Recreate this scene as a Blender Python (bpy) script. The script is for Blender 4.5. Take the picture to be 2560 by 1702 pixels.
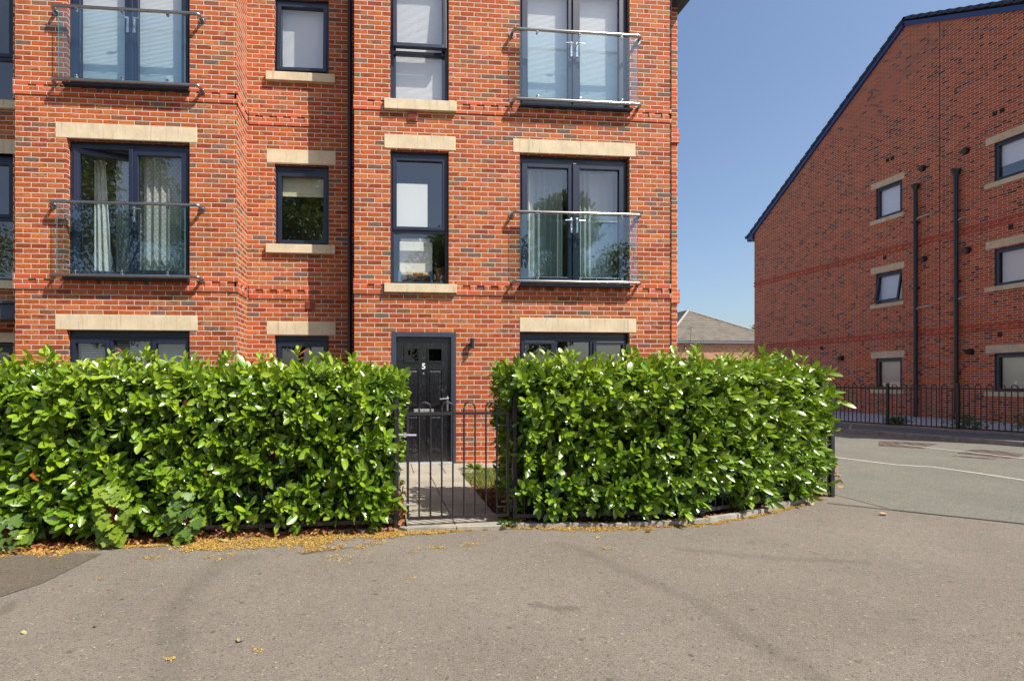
import bpy, math, random
import numpy as np
from mathutils import Vector, Matrix
for o in list(bpy.data.objects): bpy.data.objects.remove(o)
random.seed(7); rng = np.random.default_rng(11)
S = bpy.context.scene; C = S.collection; R = math.radians; PI = math.pi

# ---------------------------------------------------------------- camera, sky, sun, exposure
cam = bpy.data.objects.new('camera', bpy.data.cameras.new('camera')); C.objects.link(cam)
cam.location = (0, -7.86, 1.35)
cam.rotation_euler = (R(90), 0, -R(4.756))
cam.data.sensor_width = 36; cam.data.lens = 36*1250/2560
cam.data.shift_x = (1280-1059)/2560; cam.data.shift_y = (950-851)/2560
cam.data.clip_start = .05; cam.data.clip_end = 1500
S.camera = cam
SUN = Vector((1.3, -1.0, 2.15)).normalized()
W = bpy.data.worlds.new('World'); S.world = W; W.use_nodes = True
wn = W.node_tree; wn.nodes.clear()
sky = wn.nodes.new('ShaderNodeTexSky'); sky.sky_type = 'NISHITA'; sky.sun_disc = False
sky.sun_elevation = math.asin(SUN.z); sky.sun_rotation = math.atan2(SUN.x, SUN.y)
sky.altitude = 0; sky.air_density = 1.0; sky.dust_density = 2.0; sky.ozone_density = 2.8
bg = wn.nodes.new('ShaderNodeBackground'); bg.inputs[1].default_value = .112
wo = wn.nodes.new('ShaderNodeOutputWorld')
wn.links.new(sky.outputs[0], bg.inputs[0]); wn.links.new(bg.outputs[0], wo.inputs[0])
sl = bpy.data.lights.new('sun', 'SUN'); sl.energy = 5.0; sl.angle = R(.5); sl.color = (1, .94, .85)
so = bpy.data.objects.new('sun', sl); C.objects.link(so)
so.rotation_euler = (-SUN).to_track_quat('-Z', 'Y').to_euler(); so.location = (10, -10, 20)
S.view_settings.view_transform = 'Standard'; S.view_settings.look = 'None'
S.view_settings.gamma = 1; S.view_settings.exposure = .60
S.render.resolution_x = 1024; S.render.resolution_y = 680
S.cycles.max_bounces = 10; S.cycles.transparent_max_bounces = 16; S.cycles.transmission_bounces = 6

# ---------------------------------------------------------------- node helpers
class NT:
    def __init__(s, name):
        s.m = bpy.data.materials.new(name); s.m.use_nodes = True; s.t = s.m.node_tree
        s.t.nodes.clear()
        s.out = s.t.nodes.new('ShaderNodeOutputMaterial')
    def n(s, typ, **kw):
        x = s.t.nodes.new(typ)
        for k, v in kw.items(): setattr(x, k, v)
        return x
    def put(s, sock, v):
        if v is None: return
        if isinstance(v, bpy.types.NodeSocket): s.t.links.new(v, sock)
        elif isinstance(v, bpy.types.Node): s.t.links.new(v.outputs[0], sock)
        else:
            if sock.type == 'RGBA' and len(v) == 3: v = (*v, 1)
            sock.default_value = v
    def math(s, op, a, b=None, c=None, clamp=False):
        x = s.n('ShaderNodeMath', operation=op); x.use_clamp = clamp
        s.put(x.inputs[0], a); s.put(x.inputs[1], b)
        if c is not None: s.put(x.inputs[2], c)
        return x.outputs[0]
    def mix(s, f, a, b, mode='MIX'):
        x = s.n('ShaderNodeMix', data_type='RGBA', blend_type=mode)
        s.put(x.inputs[0], f); s.put(x.inputs[6], a); s.put(x.inputs[7], b)
        return x.outputs[2]
    def ramp(s, f, stops, const=False):
        x = s.n('ShaderNodeValToRGB')
        if const: x.color_ramp.interpolation = 'CONSTANT'
        e = x.color_ramp.elements
        while len(e) < len(stops): e.new(.5)
        for el, (p, c) in zip(e, stops):
            el.position = p; el.color = (*c, 1) if len(c) == 3 else c
        s.put(x.inputs[0], f); return x.outputs[0]
    def noise(s, v, scale, detail=2, rough=.5, out=0):
        x = s.n('ShaderNodeTexNoise'); s.put(x.inputs['Vector'], v)
        x.inputs['Scale'].default_value = scale; x.inputs['Detail'].default_value = detail
        x.inputs['Roughness'].default_value = rough
        return x.outputs[out]
    def smooth(s, v, a, b, lo=0., hi=1.):
        x = s.n('ShaderNodeMapRange', interpolation_type='SMOOTHSTEP')
        s.put(x.inputs[0], v); x.inputs[1].default_value = a; x.inputs[2].default_value = b
        x.inputs[3].default_value = lo; x.inputs[4].default_value = hi
        return x.outputs[0]
    def bump(s, h, strength=.5, dist=.01, nrm=None):
        x = s.n('ShaderNodeBump'); x.inputs['Strength'].default_value = strength
        x.inputs['Distance'].default_value = dist; s.put(x.inputs['Height'], h)
        if nrm is not None: s.put(x.inputs['Normal'], nrm)
        return x.outputs[0]
    def principled(s, col, rough=.6, metal=0., spec=.5, nrm=None, **kw):
        x = s.n('ShaderNodeBsdfPrincipled')
        s.put(x.inputs['Base Color'], col); s.put(x.inputs['Roughness'], rough)
        x.inputs['Metallic'].default_value = metal
        s.put(x.inputs['Specular IOR Level'], spec)
        if nrm is not None: s.put(x.inputs['Normal'], nrm)
        for k, v in kw.items(): s.put(x.inputs[k], v)
        return x.outputs[0]
    def done(s, sh):
        s.t.links.new(sh, s.out.inputs[0]); return s.m
    def uv(s): return s.n('ShaderNodeUVMap').outputs[0]
    def obj(s): return s.n('ShaderNodeNewGeometry').outputs['Position']
    def xyz(s, v):
        x = s.n('ShaderNodeSeparateXYZ'); s.put(x.inputs[0], v); return x.outputs
    def comb(s, a, b, c=0.):
        x = s.n('ShaderNodeCombineXYZ'); s.put(x.inputs[0], a); s.put(x.inputs[1], b); s.put(x.inputs[2], c)
        return x.outputs[0]

def brick_mat(name, cols, mortar, smooth_face=False, rough_scale=1., mw=.0115, stain=.5, bw=.225, bh=.075, half=0., vary=True):
    t = NT(name); uv = t.uv()
    wob = t.noise(uv, 9, 2, .5, 1)
    w3 = t.xyz(wob)
    x = t.xyz(uv)
    amp = .001 if smooth_face else .0045
    u = t.math('ADD', x[0], t.math('MULTIPLY', t.math('SUBTRACT', w3[0], .5), amp*1.5))
    v = t.math('ADD', x[1], t.math('MULTIPLY', t.math('SUBTRACT', w3[1], .5), amp))
    vr = t.math('DIVIDE', v, bh); row = t.math('FLOOR', vr)
    sh = t.math('MULTIPLY', t.math('MODULO', t.math('ABSOLUTE', row), 2.), .5)
    ur = t.math('ADD', t.math('DIVIDE', u, bw), sh); col = t.math('FLOOR', ur)
    fu = t.math('MULTIPLY', t.math('SUBTRACT', ur, col), bw)
    fv = t.math('MULTIPLY', t.math('SUBTRACT', vr, row), bh)
    rnd = t.n('ShaderNodeTexWhiteNoise', noise_dimensions='2D'); t.put(rnd.inputs['Vector'], t.comb(col, row))
    rv = t.math('ADD', rnd.outputs['Value'], t.math('MULTIPLY', t.math('SUBTRACT', t.noise(uv, .75, 3, .6), .5), .55), clamp=True); rc = t.xyz(rnd.outputs['Color'])
    # distance to the joint from either side
    du = t.math('MINIMUM', fu, t.math('SUBTRACT', bw, fu)); dv = t.math('MINIMUM', fv, t.math('SUBTRACT', bh, fv))
    d = t.math('MINIMUM', du, dv)
    fine = t.noise(uv, 180*rough_scale, 3, .7)
    dj = t.math('ADD', d, t.math('MULTIPLY', t.math('SUBTRACT', fine, .5), .0 if smooth_face else .0035))
    mask = t.smooth(dj, mw*.38, mw*.62)
    big = t.noise(uv, 1.1, 3, .6)
    n = len(cols); stops = []; acc = 0
    for c, w in cols: stops.append((acc, c)); acc += w
    base = t.ramp(rv, stops, True)
    if vary:
        base = t.mix(t.math('MULTIPLY', t.math('SUBTRACT', rc[1], .5), .9, clamp=True), base, (.27, .052, .016))
        base = t.mix(t.math('MULTIPLY', t.math('SUBTRACT', .5, rc[1]), .5, clamp=True), base, (.58, .19, .075))
    # drag-face streaks, burnt spots and pale bloom
    bv = t.n('ShaderNodeVectorMath', operation='MULTIPLY'); t.put(bv.inputs[0], uv); bv.inputs[1].default_value = (26, 60, 1)
    off = t.n('ShaderNodeVectorMath', operation='ADD'); t.put(off.inputs[0], bv.outputs[0]); t.put(off.inputs[1], rnd.outputs['Color'])
    sp = t.noise(off.outputs[0], 1., 3, .65)
    if half:
        r2 = t.n('ShaderNodeTexWhiteNoise', noise_dimensions='2D'); t.put(r2.inputs['Vector'], t.comb(t.math('FLOOR', t.math('MULTIPLY', ur, 2.)), t.math('ADD', row, 77.)))
        base = t.mix(t.smooth(t.math('ADD', r2.outputs['Value'], t.math('MULTIPLY', t.math('SUBTRACT', big, .5), .5)), 1-half-.02, 1-half+.02, 0, .92), base, (.085, .026, .022))
    if not smooth_face:
        base = t.mix(t.smooth(sp, .55, .68, 0, .85), base, (.07, .024, .018))
        base = t.mix(t.smooth(sp, .42, .28, 0, .38), base, (.66, .27, .14))
        base = t.mix(t.smooth(fine, .55, .72, 0, .6), base, (.10, .035, .028))
    base = t.mix(t.smooth(big, .62, .85, 0, stain*.35), base, (.62, .42, .34))
    if vary:   # rain streaks and batches of darker and paler bricks
        sv = t.n('ShaderNodeVectorMath', operation='MULTIPLY'); t.put(sv.inputs[0], uv); sv.inputs[1].default_value = (2.6, .35, 1)
        base = t.mix(t.smooth(t.noise(sv.outputs[0], 1., 5, .65), .52, .74, 0, .38), base, (.16, .05, .025))
        base = t.mix(t.smooth(t.noise(uv, 2.7, 5, .7), .60, .72, 0, .30), base, (.60, .36, .26))
    mort = t.mix(t.noise(uv, 60, 3), tuple(c*.68 for c in mortar), mortar)
    colr = t.mix(mask, mort, base)
    h = t.math('ADD', t.smooth(dj, mw*.25, mw*.9), t.math('MULTIPLY', fine, .12 if smooth_face else .38))
    h = t.math('ADD', h, t.math('MULTIPLY', sp, .1 if smooth_face else .5))
    h = t.math('ADD', h, t.math('MULTIPLY', rc[2], .25))
    return t.done(t.principled(colr, .86, spec=.25, nrm=t.bump(h, .75, .006)))

MORT = (.67, .59, .48)
BR_MAIN = [((.54, .155, .048), .12), ((.48, .108, .024), .32), ((.40, .078, .018), .25), ((.27, .046, .014), .12),
           ((.40, .15, .06), .08), ((.22, .095, .05), .06), ((.14, .10, .08), .05)]
m_brick = brick_mat('facing_brick', BR_MAIN, MORT)
m_band = brick_mat('smooth_red_brick', [((.52, .095, .034), .4), ((.56, .11, .042), .3), ((.47, .085, .03), .3)], MORT, True)
m_brick_g = brick_mat('gable_brick', [((.56, .118, .034), .36), ((.49, .096, .029), .26), ((.62, .145, .045), .22),
            ((.075, .028, .024), .03), ((.09, .075, .085), .02), ((.32, .12, .06), .11)], (.74, .57, .48), mw=.013, half=.065)
m_band_g = brick_mat('gable_smooth_brick', [((.48, .065, .028), .6), ((.42, .06, .026), .4)], (.55, .32, .26), True)
m_brick_h = brick_mat('pale_brick', [((.56, .28, .17), .5), ((.50, .22, .13), .3), ((.24, .11, .08), .08), ((.60, .32, .22), .12)], (.62, .50, .40))

def simple(name, col, rough=.6, metal=0., spec=.5, var=0., vs=20, bump=0., bs=120, bd=.002, dark=None, emis=None, coord='obj'):
    t = NT(name); P = t.obj()
    c = col
    if var:
        d = dark or tuple(x*(1-var) for x in col)
        c = t.mix(t.smooth(t.noise(P, vs, 4, .6), .3, .7), d, col)
    nr = t.bump(t.noise(P, bs, 4, .65), bump, bd) if bump else None
    return t.done(t.principled(c, rough, metal, spec, nr))

def stone_mat():
    t = NT('sandstone'); P = t.obj()
    c = t.mix(t.smooth(t.noise(P, 4, 4, .6), .3, .7), (.60, .49, .33), (.72, .60, .41))
    st = t.n('ShaderNodeVectorMath', operation='MULTIPLY'); t.put(st.inputs[0], P); st.inputs[1].default_value = (22, 22, 1.6)
    c = t.mix(t.smooth(t.noise(st.outputs[0], 1., 4, .7), .52, .72, 0, .45), c, (.28, .22, .14))
    c = t.mix(t.smooth(t.noise(P, 90, 3, .7), .58, .72, 0, .4), c, (.36, .27, .15))
    return t.done(t.principled(c, .88, spec=.2, nrm=t.bump(t.noise(P, 120, 5, .7), .6, .003)))
m_stone = stone_mat()
def frame_mat(name, col):
    t = NT(name); P = t.obj()
    nr = t.bump(t.noise(P, 300, 3, .6), .15, .001)
    c = t.mix(t.smooth(t.noise(P, 7, 3), .35, .75), col, tuple(x*1.18 for x in col))
    return t.done(t.principled(c, .34, 0, .6, nr))
m_frame = frame_mat('anthracite_frame', (.014, .019, .040))
m_frame_d = frame_mat('anthracite_door_frame', (.040, .050, .078))
m_black = simple('black_metal', (.012, .012, .016), .38, spec=.6, var=.3, vs=30, bump=.25, bs=90)
m_pipe = simple('black_plastic', (.010, .012, .020), .28, spec=.6)
m_rail = simple('black_railing', (.022, .019, .026), .42, spec=.6, var=.5, vs=40, bump=.5, bs=150)
m_chrome = simple('polished_steel', (.46, .44, .42), .26, 1.0, var=.1, vs=80)
m_silver = simple('silver_handle', (.80, .80, .80), .25, .9)
m_white = simple('white_plastic', (.78, .78, .76), .5)
m_plaster = simple('plaster', (.55, .53, .48), .9)
m_blind = simple('blind_fabric', (.80, .80, .80), .8)
m_blind_o = simple('blind_cream', (.62, .60, .45), .8)
m_roof = simple('roof_tile', (.045, .055, .085), .55, var=.4, vs=4, bump=.5, bs=80)
m_fascia = simple('fascia', (.018, .024, .060), .35)
m_terra = simple('terracotta_vent', (.36, .09, .045), .7, var=.2)

def glass_mat(name, ior=1.75, tint=(.86, .90, .90), rough=0.0, wav=0.):
    t = NT(name)
    fr = t.n('ShaderNodeFresnel'); bf = t.n('ShaderNodeNewGeometry').outputs['Backfacing']
    t.put(fr.inputs[0], t.math('ADD', t.math('MULTIPLY', bf, 1/ior-ior), ior))   # same reflectance from either side of the pane
    nr = None
    if wav:
        nr = t.bump(t.noise(t.obj(), 2.2, 2, .5), wav, .01); t.put(fr.inputs['Normal'], nr)
    tr = t.n('ShaderNodeBsdfTransparent'); t.put(tr.inputs[0], tint)
    gl = t.n('ShaderNodeBsdfGlossy'); gl.inputs['Roughness'].default_value = rough; t.put(gl.inputs[0], (1, 1, 1))
    if nr is not None: t.put(gl.inputs['Normal'], nr)
    mx = t.n('ShaderNodeMixShader'); t.put(mx.inputs[0], fr.outputs[0])
    t.t.links.new(tr.outputs[0], mx.inputs[1]); t.t.links.new(gl.outputs[0], mx.inputs[2])
    return t.done(mx.outputs[0])
m_glass = glass_mat('window_glass', 2.3, (.93, .95, .95), wav=.10)
m_pglass = glass_mat('panel_glass', 1.75, (.86, .94, .96))
m_gedge = simple('glass_edge', (.10, .24, .22), .2)

# asphalt -----------------------------------------------------------------------------------
def seg(t, P, a, b):
    ax, ay = a; bx, by = b; L2 = (bx-ax)**2+(by-ay)**2
    x = t.xyz(P)
    px = t.math('SUBTRACT', x[0], ax); py = t.math('SUBTRACT', x[1], ay)
    k = t.math('DIVIDE', t.math('ADD', t.math('MULTIPLY', px, bx-ax), t.math('MULTIPLY', py, by-ay)), L2, clamp=True)
    dx = t.math('SUBTRACT', px, t.math('MULTIPLY', k, bx-ax)); dy = t.math('SUBTRACT', py, t.math('MULTIPLY', k, by-ay))
    return t.math('SQRT', t.math('ADD', t.math('MULTIPLY', dx, dx), t.math('MULTIPLY', dy, dy)))
def asphalt(name, c0, c1, stone, marks=(), sc=1., blot=.3):
    t = NT(name); P = t.obj()
    vor = t.n('ShaderNodeTexVoronoi', voronoi_dimensions='2D'); t.put(vor.inputs['Vector'], P); vor.inputs['Scale'].default_value = 260*sc
    vc = t.xyz(vor.outputs['Color'])
    v2 = t.n('ShaderNodeTexVoronoi', voronoi_dimensions='2D'); t.put(v2.inputs['Vector'], P); v2.inputs['Scale'].default_value = 95*sc
    v2c = t.xyz(v2.outputs['Color'])
    base = t.mix(t.smooth(t.noise(P, .9, 4, .6), .3, .72), c0, c1)
    base = t.mix(t.smooth(t.noise(P, 14, 4, .7), .45, .75, 0, blot), base, tuple(x*.55 for x in c0))
    g = t.ramp(vc[0], [(0, (.38, .38, .38)), (.3, (.74, .74, .74)), (.72, (1, 1, 1)), (.9, (1.0, 1.0, 1.0))])
    base = t.mix(.8, base, g, 'MULTIPLY')
    base = t.mix(t.smooth(vc[1], .70, .98, 0, .42), base, stone)
    base = t.mix(t.smooth(v2c[0], .98, .999, 0, .35), base, tuple(min(1, x*1.5) for x in stone))
    base = t.mix(t.smooth(v2c[1], .95, .995, 0, .45), base, (.02, .018, .016))
    warp = t.n('ShaderNodeVectorMath', operation='ADD'); t.put(warp.inputs[0], P)
    w2 = t.n('ShaderNodeVectorMath', operation='SCALE'); t.put(w2.inputs[0], t.noise(P, 7, 4, .6, 1)); w2.inputs['Scale'].default_value = .16
    t.put(warp.inputs[1], w2.outputs[0]); Q = warp.outputs[0]
    for pts, w, st in marks:
        d = None
        for a, b in zip(pts, pts[1:]):
            q = seg(t, Q, (a[0]+.05, a[1]+.05), (b[0]+.05, b[1]+.05))
            d = q if d is None else t.math('MINIMUM', d, q)
        base = t.mix(t.smooth(d, w, w*.25, 0, st), base, (.035, .03, .022))
    vg = t.n('ShaderNodeTexVoronoi', voronoi_dimensions='2D'); t.put(vg.inputs['Vector'], P); vg.inputs['Scale'].default_value = 2.6
    gc = t.xyz(vg.outputs['Color'])
    gum = t.math('MULTIPLY', t.smooth(vg.outputs['Distance'], .045, .03), t.math('GREATER_THAN', gc[0], .62))
    base = t.mix(t.math('MULTIPLY', gum, .55), base, (.06, .052, .045))
    base = t.mix(t.smooth(t.noise(P, 3.2, 6, .75), .56, .66, 0, .22), base, tuple(x*.5 for x in c0))
    h = t.math('SUBTRACT', 1., vor.outputs['Distance'])
    h = t.math('ADD', h, t.math('MULTIPLY', vc[2], .6))
    h = t.math('ADD', h, t.math('MULTIPLY', t.noise(P, 35, 3), .6))
    return t.done(t.principled(base, .88, spec=.25, nrm=t.bump(h, .8, .005)))
MK = [([(-.95, -3.9), (-1.16, -3.98), (-1.187, -4.559), (-1.169, -4.937), (-.992, -5.249), (-.883, -5.6)], .12, .17),
      ([(1.5, -3.8), (1.627, -4.017), (1.818, -4.635), (1.941, -4.915), (1.93, -5.267), (2.05, -5.9)], .09, .17),
      ([(.94, -4.89), (1.05, -4.95), (1.169, -4.94)], .045, .32),
      ([(2.4, -4.0), (2.9, -4.25), (3.6, -4.4)], .08, .2), ([(-2.2, -4.6), (-2.15, -4.9)], .06, .3)]
m_foot = asphalt('footpath_asphalt', (.238, .205, .166), (.285, .247, .200), (.44, .38, .30), MK)
m_road = asphalt('road_asphalt', (.185, .182, .150), (.225, .216, .176), (.33, .31, .25), (), .8, .35)
m_patch = asphalt('patch_asphalt', (.155, .130, .098), (.185, .155, .115), (.36, .29, .19), (), 1.)
m_far = asphalt('far_asphalt', (.13, .135, .14), (.16, .165, .165), (.24, .24, .23), (), .8)
def slab_mat():
    t = NT('paving_slab'); P = t.obj()
    c = t.mix(t.smooth(t.noise(P, 2.5, 5, .65), .3, .7), (.25, .225, .18), (.34, .31, .25))
    c = t.mix(t.smooth(t.noise(P, 28, 4, .7), .5, .72, 0, .55), c, (.14, .125, .10))
    return t.done(t.principled(c, .85, spec=.25, nrm=t.bump(t.noise(P, 130, 4, .7), .5, .003)))
m_slab = slab_mat()
m_kerb = simple('kerb_concrete', (.37, .345, .29), .85, spec=.25, var=.4, vs=9, bump=.5, bs=110)
m_kerb_f = simple('far_kerb', (.32, .30, .28), .8, spec=.25, var=.35, vs=6, bump=.4, bs=80)
m_soil = simple('soil', (.085, .050, .028), .95, spec=.1, var=.6, vs=22, bump=1., bs=60, bd=.01)
m_paint = simple('road_paint', (.72, .70, .62), .7, spec=.3, var=.25, vs=30)
m_gravel = simple('pale_gravel', (.70, .66, .62), .9, spec=.1, var=.55, vs=45, bump=1., bs=60, bd=.02)

def leaf_mat(name, stops, rough=.3, trans=.22, rib=(.30, .38, .08), spec=.5, tcol=(.30, .45, .02)):
    t = NT(name)
    a = t.n('ShaderNodeAttribute', attribute_name='tint'); ch = t.n('ShaderNodeSeparateColor'); t.put(ch.inputs[0], a.outputs['Color'])
    c = t.ramp(ch.outputs[0], stops)
    if rib is not None:
        vein = t.math('SINE', t.math('ADD', t.math('MULTIPLY', ch.outputs[2], 60.), t.math('MULTIPLY', ch.outputs[1], -14.)))
        c = t.mix(t.smooth(vein, .7, 1., 0, .22), c, rib)
        c = t.mix(t.smooth(ch.outputs[1], .16, .03, 0, .8), c, rib)
    nr = t.bump(t.noise(t.obj(), 55, 2, .5), .25, .004)
    p = t.principled(c, rough, 0, spec, nr)
    tr = t.n('ShaderNodeBsdfTranslucent'); t.put(tr.inputs[0], t.mix(.5, c, tcol))
    mx = t.n('ShaderNodeMixShader'); mx.inputs[0].default_value = trans
    t.t.links.new(p, mx.inputs[1]); t.t.links.new(tr.outputs[0], mx.inputs[2])
    return t.done(mx.outputs[0])
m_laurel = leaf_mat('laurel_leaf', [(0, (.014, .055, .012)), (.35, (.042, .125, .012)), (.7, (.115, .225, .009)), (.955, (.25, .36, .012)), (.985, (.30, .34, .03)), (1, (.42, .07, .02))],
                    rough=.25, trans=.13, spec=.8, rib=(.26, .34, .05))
m_sap = leaf_mat('sycamore_leaf', [(0, (.06, .12, .035)), (.5, (.11, .20, .03)), (1, (.26, .36, .02))], rough=.5, trans=.3, rib=(.22, .28, .08))
m_tree = leaf_mat('tree_leaf', [(0, (.03, .07, .015)), (.6, (.07, .13, .02)), (1, (.13, .19, .025))], rough=.5, trans=.25, rib=None)
m_dead = leaf_mat('dead_leaf', [(0, (.13, .045, .018)), (.4, (.30, .11, .035)), (.75, (.45, .22, .08)), (1, (.60, .42, .18))], rough=.75, trans=.12, rib=(.25, .12, .05), spec=.2, tcol=(.4, .15, .04))
m_seed = leaf_mat('seed_litter', [(0, (.10, .055, .025)), (.3, (.30, .17, .04)), (.6, (.50, .29, .05)), (1, (.64, .48, .18))], rough=.85, trans=.1, rib=None, spec=.15, tcol=(.5, .3, .05))
m_grass = leaf_mat('grass_blade', [(0, (.10, .13, .03)), (.5, (.22, .26, .05)), (1, (.42, .36, .14))], rough=.6, trans=.2, rib=None, spec=.2)
m_stem = simple('twig_bark', (.075, .055, .03), .85, var=.4)
m_bark = simple('trunk_bark', (.11, .085, .06), .9, var=.5, vs=8, bump=.8, bs=30, bd=.02)

# ---------------------------------------------------------------- mesh helpers
class MB:
    def __init__(s): s.v = []; s.f = []; s.uv = []; s.mi = []
    def face(s, pts, uvs=None, mi=0):
        b = len(s.v); s.v += [tuple(p) for p in pts]; s.f.append(tuple(range(b, b+len(pts))))
        if uvs is None:
            n = (Vector(pts[1])-Vector(pts[0])).cross(Vector(pts[2])-Vector(pts[0]))
            a = [abs(c) for c in n]; k = a.index(max(a))
            uvs = [((p[1], p[2]) if k == 0 else (p[0], p[2]) if k == 1 else (p[0], p[1])) for p in pts]
        s.uv.append(uvs); s.mi.append(mi)
    def box(s, x0, x1, y0, y1, z0, z1, mi=0):
        if x0 > x1: x0, x1 = x1, x0
        if y0 > y1: y0, y1 = y1, y0
        if z0 > z1: z0, z1 = z1, z0
        p = lambda i, j, k: ((x0, x1)[i], (y0, y1)[j], (z0, z1)[k])
        for q in (((0,0,0),(1,0,0),(1,0,1),(0,0,1)), ((1,1,0),(0,1,0),(0,1,1),(1,1,1)), ((1,0,0),(1,1,0),(1,1,1),(1,0,1)),
                  ((0,1,0),(0,0,0),(0,0,1),(0,1,1)), ((0,0,1),(1,0,1),(1,1,1),(0,1,1)), ((0,1,0),(1,1,0),(1,0,0),(0,0,0))):
            s.face([p(*c) for c in q], None, mi)
        return s
    def tube(s, pts, r, n=8, cap=True, r1=None, mi=0):
        pts = [Vector(p) for p in pts]; rings = []
        up = Vector((0, 0, 1))
        for i, p in enumerate(pts):
            d = (pts[min(i+1, len(pts)-1)]-pts[max(i-1, 0)]).normalized()
            a = d.cross(up)
            if a.length < .05: a = d.cross(Vector((1, 0, 0)))
            a.normalize(); b = a.cross(d)
            rr = r if r1 is None else r+(r1-r)*i/max(1, len(pts)-1)
            rings.append([p+a*math.cos(2*PI*k/n)*rr+b*math.sin(2*PI*k/n)*rr for k in range(n)])
        b0 = len(s.v)
        for rg in rings: s.v += [tuple(q) for q in rg]
        for i in range(len(rings)-1):
            for k in range(n):
                k2 = (k+1) % n
                s.f.append((b0+i*n+k, b0+i*n+k2, b0+(i+1)*n+k2, b0+(i+1)*n+k)); s.uv.append([(k/n, i), (k/n, i), (k/n, i+1), (k/n, i+1)]); s.mi.append(mi)
        if cap:
            for i in (0, len(rings)-1):
                f = tuple(b0+i*n+k for k in range(n)); s.f.append(f if i else f[::-1]); s.uv.append([(0, 0)]*n); s.mi.append(mi)
        return s
    def sphere(s, c, r, sc=(1, 1, 1), n=12, m=8, mi=0):
        for i in range(m):
            for k in range(n):
                q = []
                for (ii, kk) in ((i, k), (i, k+1), (i+1, k+1), (i+1, k)):
                    th = PI*ii/m; ph = 2*PI*kk/n
                    q.append((c[0]+r*sc[0]*math.sin(th)*math.cos(ph), c[1]+r*sc[1]*math.sin(th)*math.sin(ph), c[2]+r*sc[2]*math.cos(th)))
                s.face(q[::-1], [(0, 0)]*4, mi)
        return s
    def build(s, name, mat, parent=None, bevel=0., smooth=False, loc=None, rot=None, seg=1):
        me = bpy.data.meshes.new(name); me.from_pydata(s.v, [], s.f)
        uvl = me.uv_layers.new(name='UVMap'); flat = [c for f in s.uv for q in f for c in q]
        uvl.data.foreach_set('uv', flat)
        for m in (mat if isinstance(mat, (list, tuple)) else [mat]): me.materials.append(m)
        me.polygons.foreach_set('material_index', s.mi)
        if smooth: me.polygons.foreach_set('use_smooth', [True]*len(me.polygons))
        me.update()
        o = bpy.data.objects.new(name, me); C.objects.link(o)
        if loc is not None: o.location = loc
        if rot is not None: o.rotation_euler = rot
        par(o, parent)
        if bevel:
            import bmesh
            bm = bmesh.new(); bm.from_mesh(me); bmesh.ops.remove_doubles(bm, verts=bm.verts, dist=1e-5); bm.to_mesh(me); bm.free()
            b = o.modifiers.new('bevel', 'BEVEL'); b.width = bevel; b.segments = seg; b.limit_method = 'ANGLE'; b.angle_limit = R(40)
        return o
def par(o, p):
    if p is None: return
    o.parent = p
    if p.parent is None and p.type == 'EMPTY': o.matrix_parent_inverse = Matrix.Translation(p.location).inverted() if not p.get('local') else Matrix()
def tag(o, label=None, cat=None, group=None, kind=None):
    if label: o['label'] = label
    if cat: o['category'] = cat
    if group: o['group'] = group
    if kind: o['kind'] = kind
    return o
def thing(name, label, cat, loc=(0, 0, 0), group=None, local=False, rotz=0.):
    o = bpy.data.objects.new(name, None); C.objects.link(o); o.location = loc; o.rotation_euler = (0, 0, rotz)
    o.empty_display_size = .2
    if local: o['local'] = True
    return tag(o, label, cat, group)
def struct(o): o['kind'] = 'structure'; return o

def wall(M, P, u0, u1, z0, z1, holes=(), depth=.22, zf=None):
    """brick wall with openings; P(u, z, d) -> world point, d = depth behind the face"""
    us = sorted(set([u0, u1]+[h[0] for h in holes]+[h[1] for h in holes])); zs = sorted(set([z0, z1]+[h[2] for h in holes]+[h[3] for h in holes]))
    us = [u for u in us if u0 <= u <= u1]; zs = [z for z in zs if z0 <= z <= z1]
    for a, b in zip(us, us[1:]):
        for c, d in zip(zs, zs[1:]):
            mu, mz = (a+b)/2, (c+d)/2
            if any(h[0] < mu < h[1] and h[2] < mz < h[3] for h in holes): continue
            M.face([P(a, c, 0), P(b, c, 0), P(b, d, 0), P(a, d, 0)], [(a, c), (b, c), (b, d), (a, d)])
    for (a, b, c, d) in holes:
        for (p, q) in (((a, c), (a, d)), ((b, d), (b, c)), ((a, d), (b, d)), ((b, c), (a, c))):
            uv = [((p[0]), p[1]), (p[0]+depth, p[1]), (q[0]+depth, q[1]), (q[0], q[1])] if p[0] == q[0] else [(p[0], p[1]), (p[0], p[1]+depth), (q[0], q[1]+depth), (q[0], q[1])]
            M.face([P(*p, 0), P(*p, depth), P(*q, depth), P(*q, 0)], uv)

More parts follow.
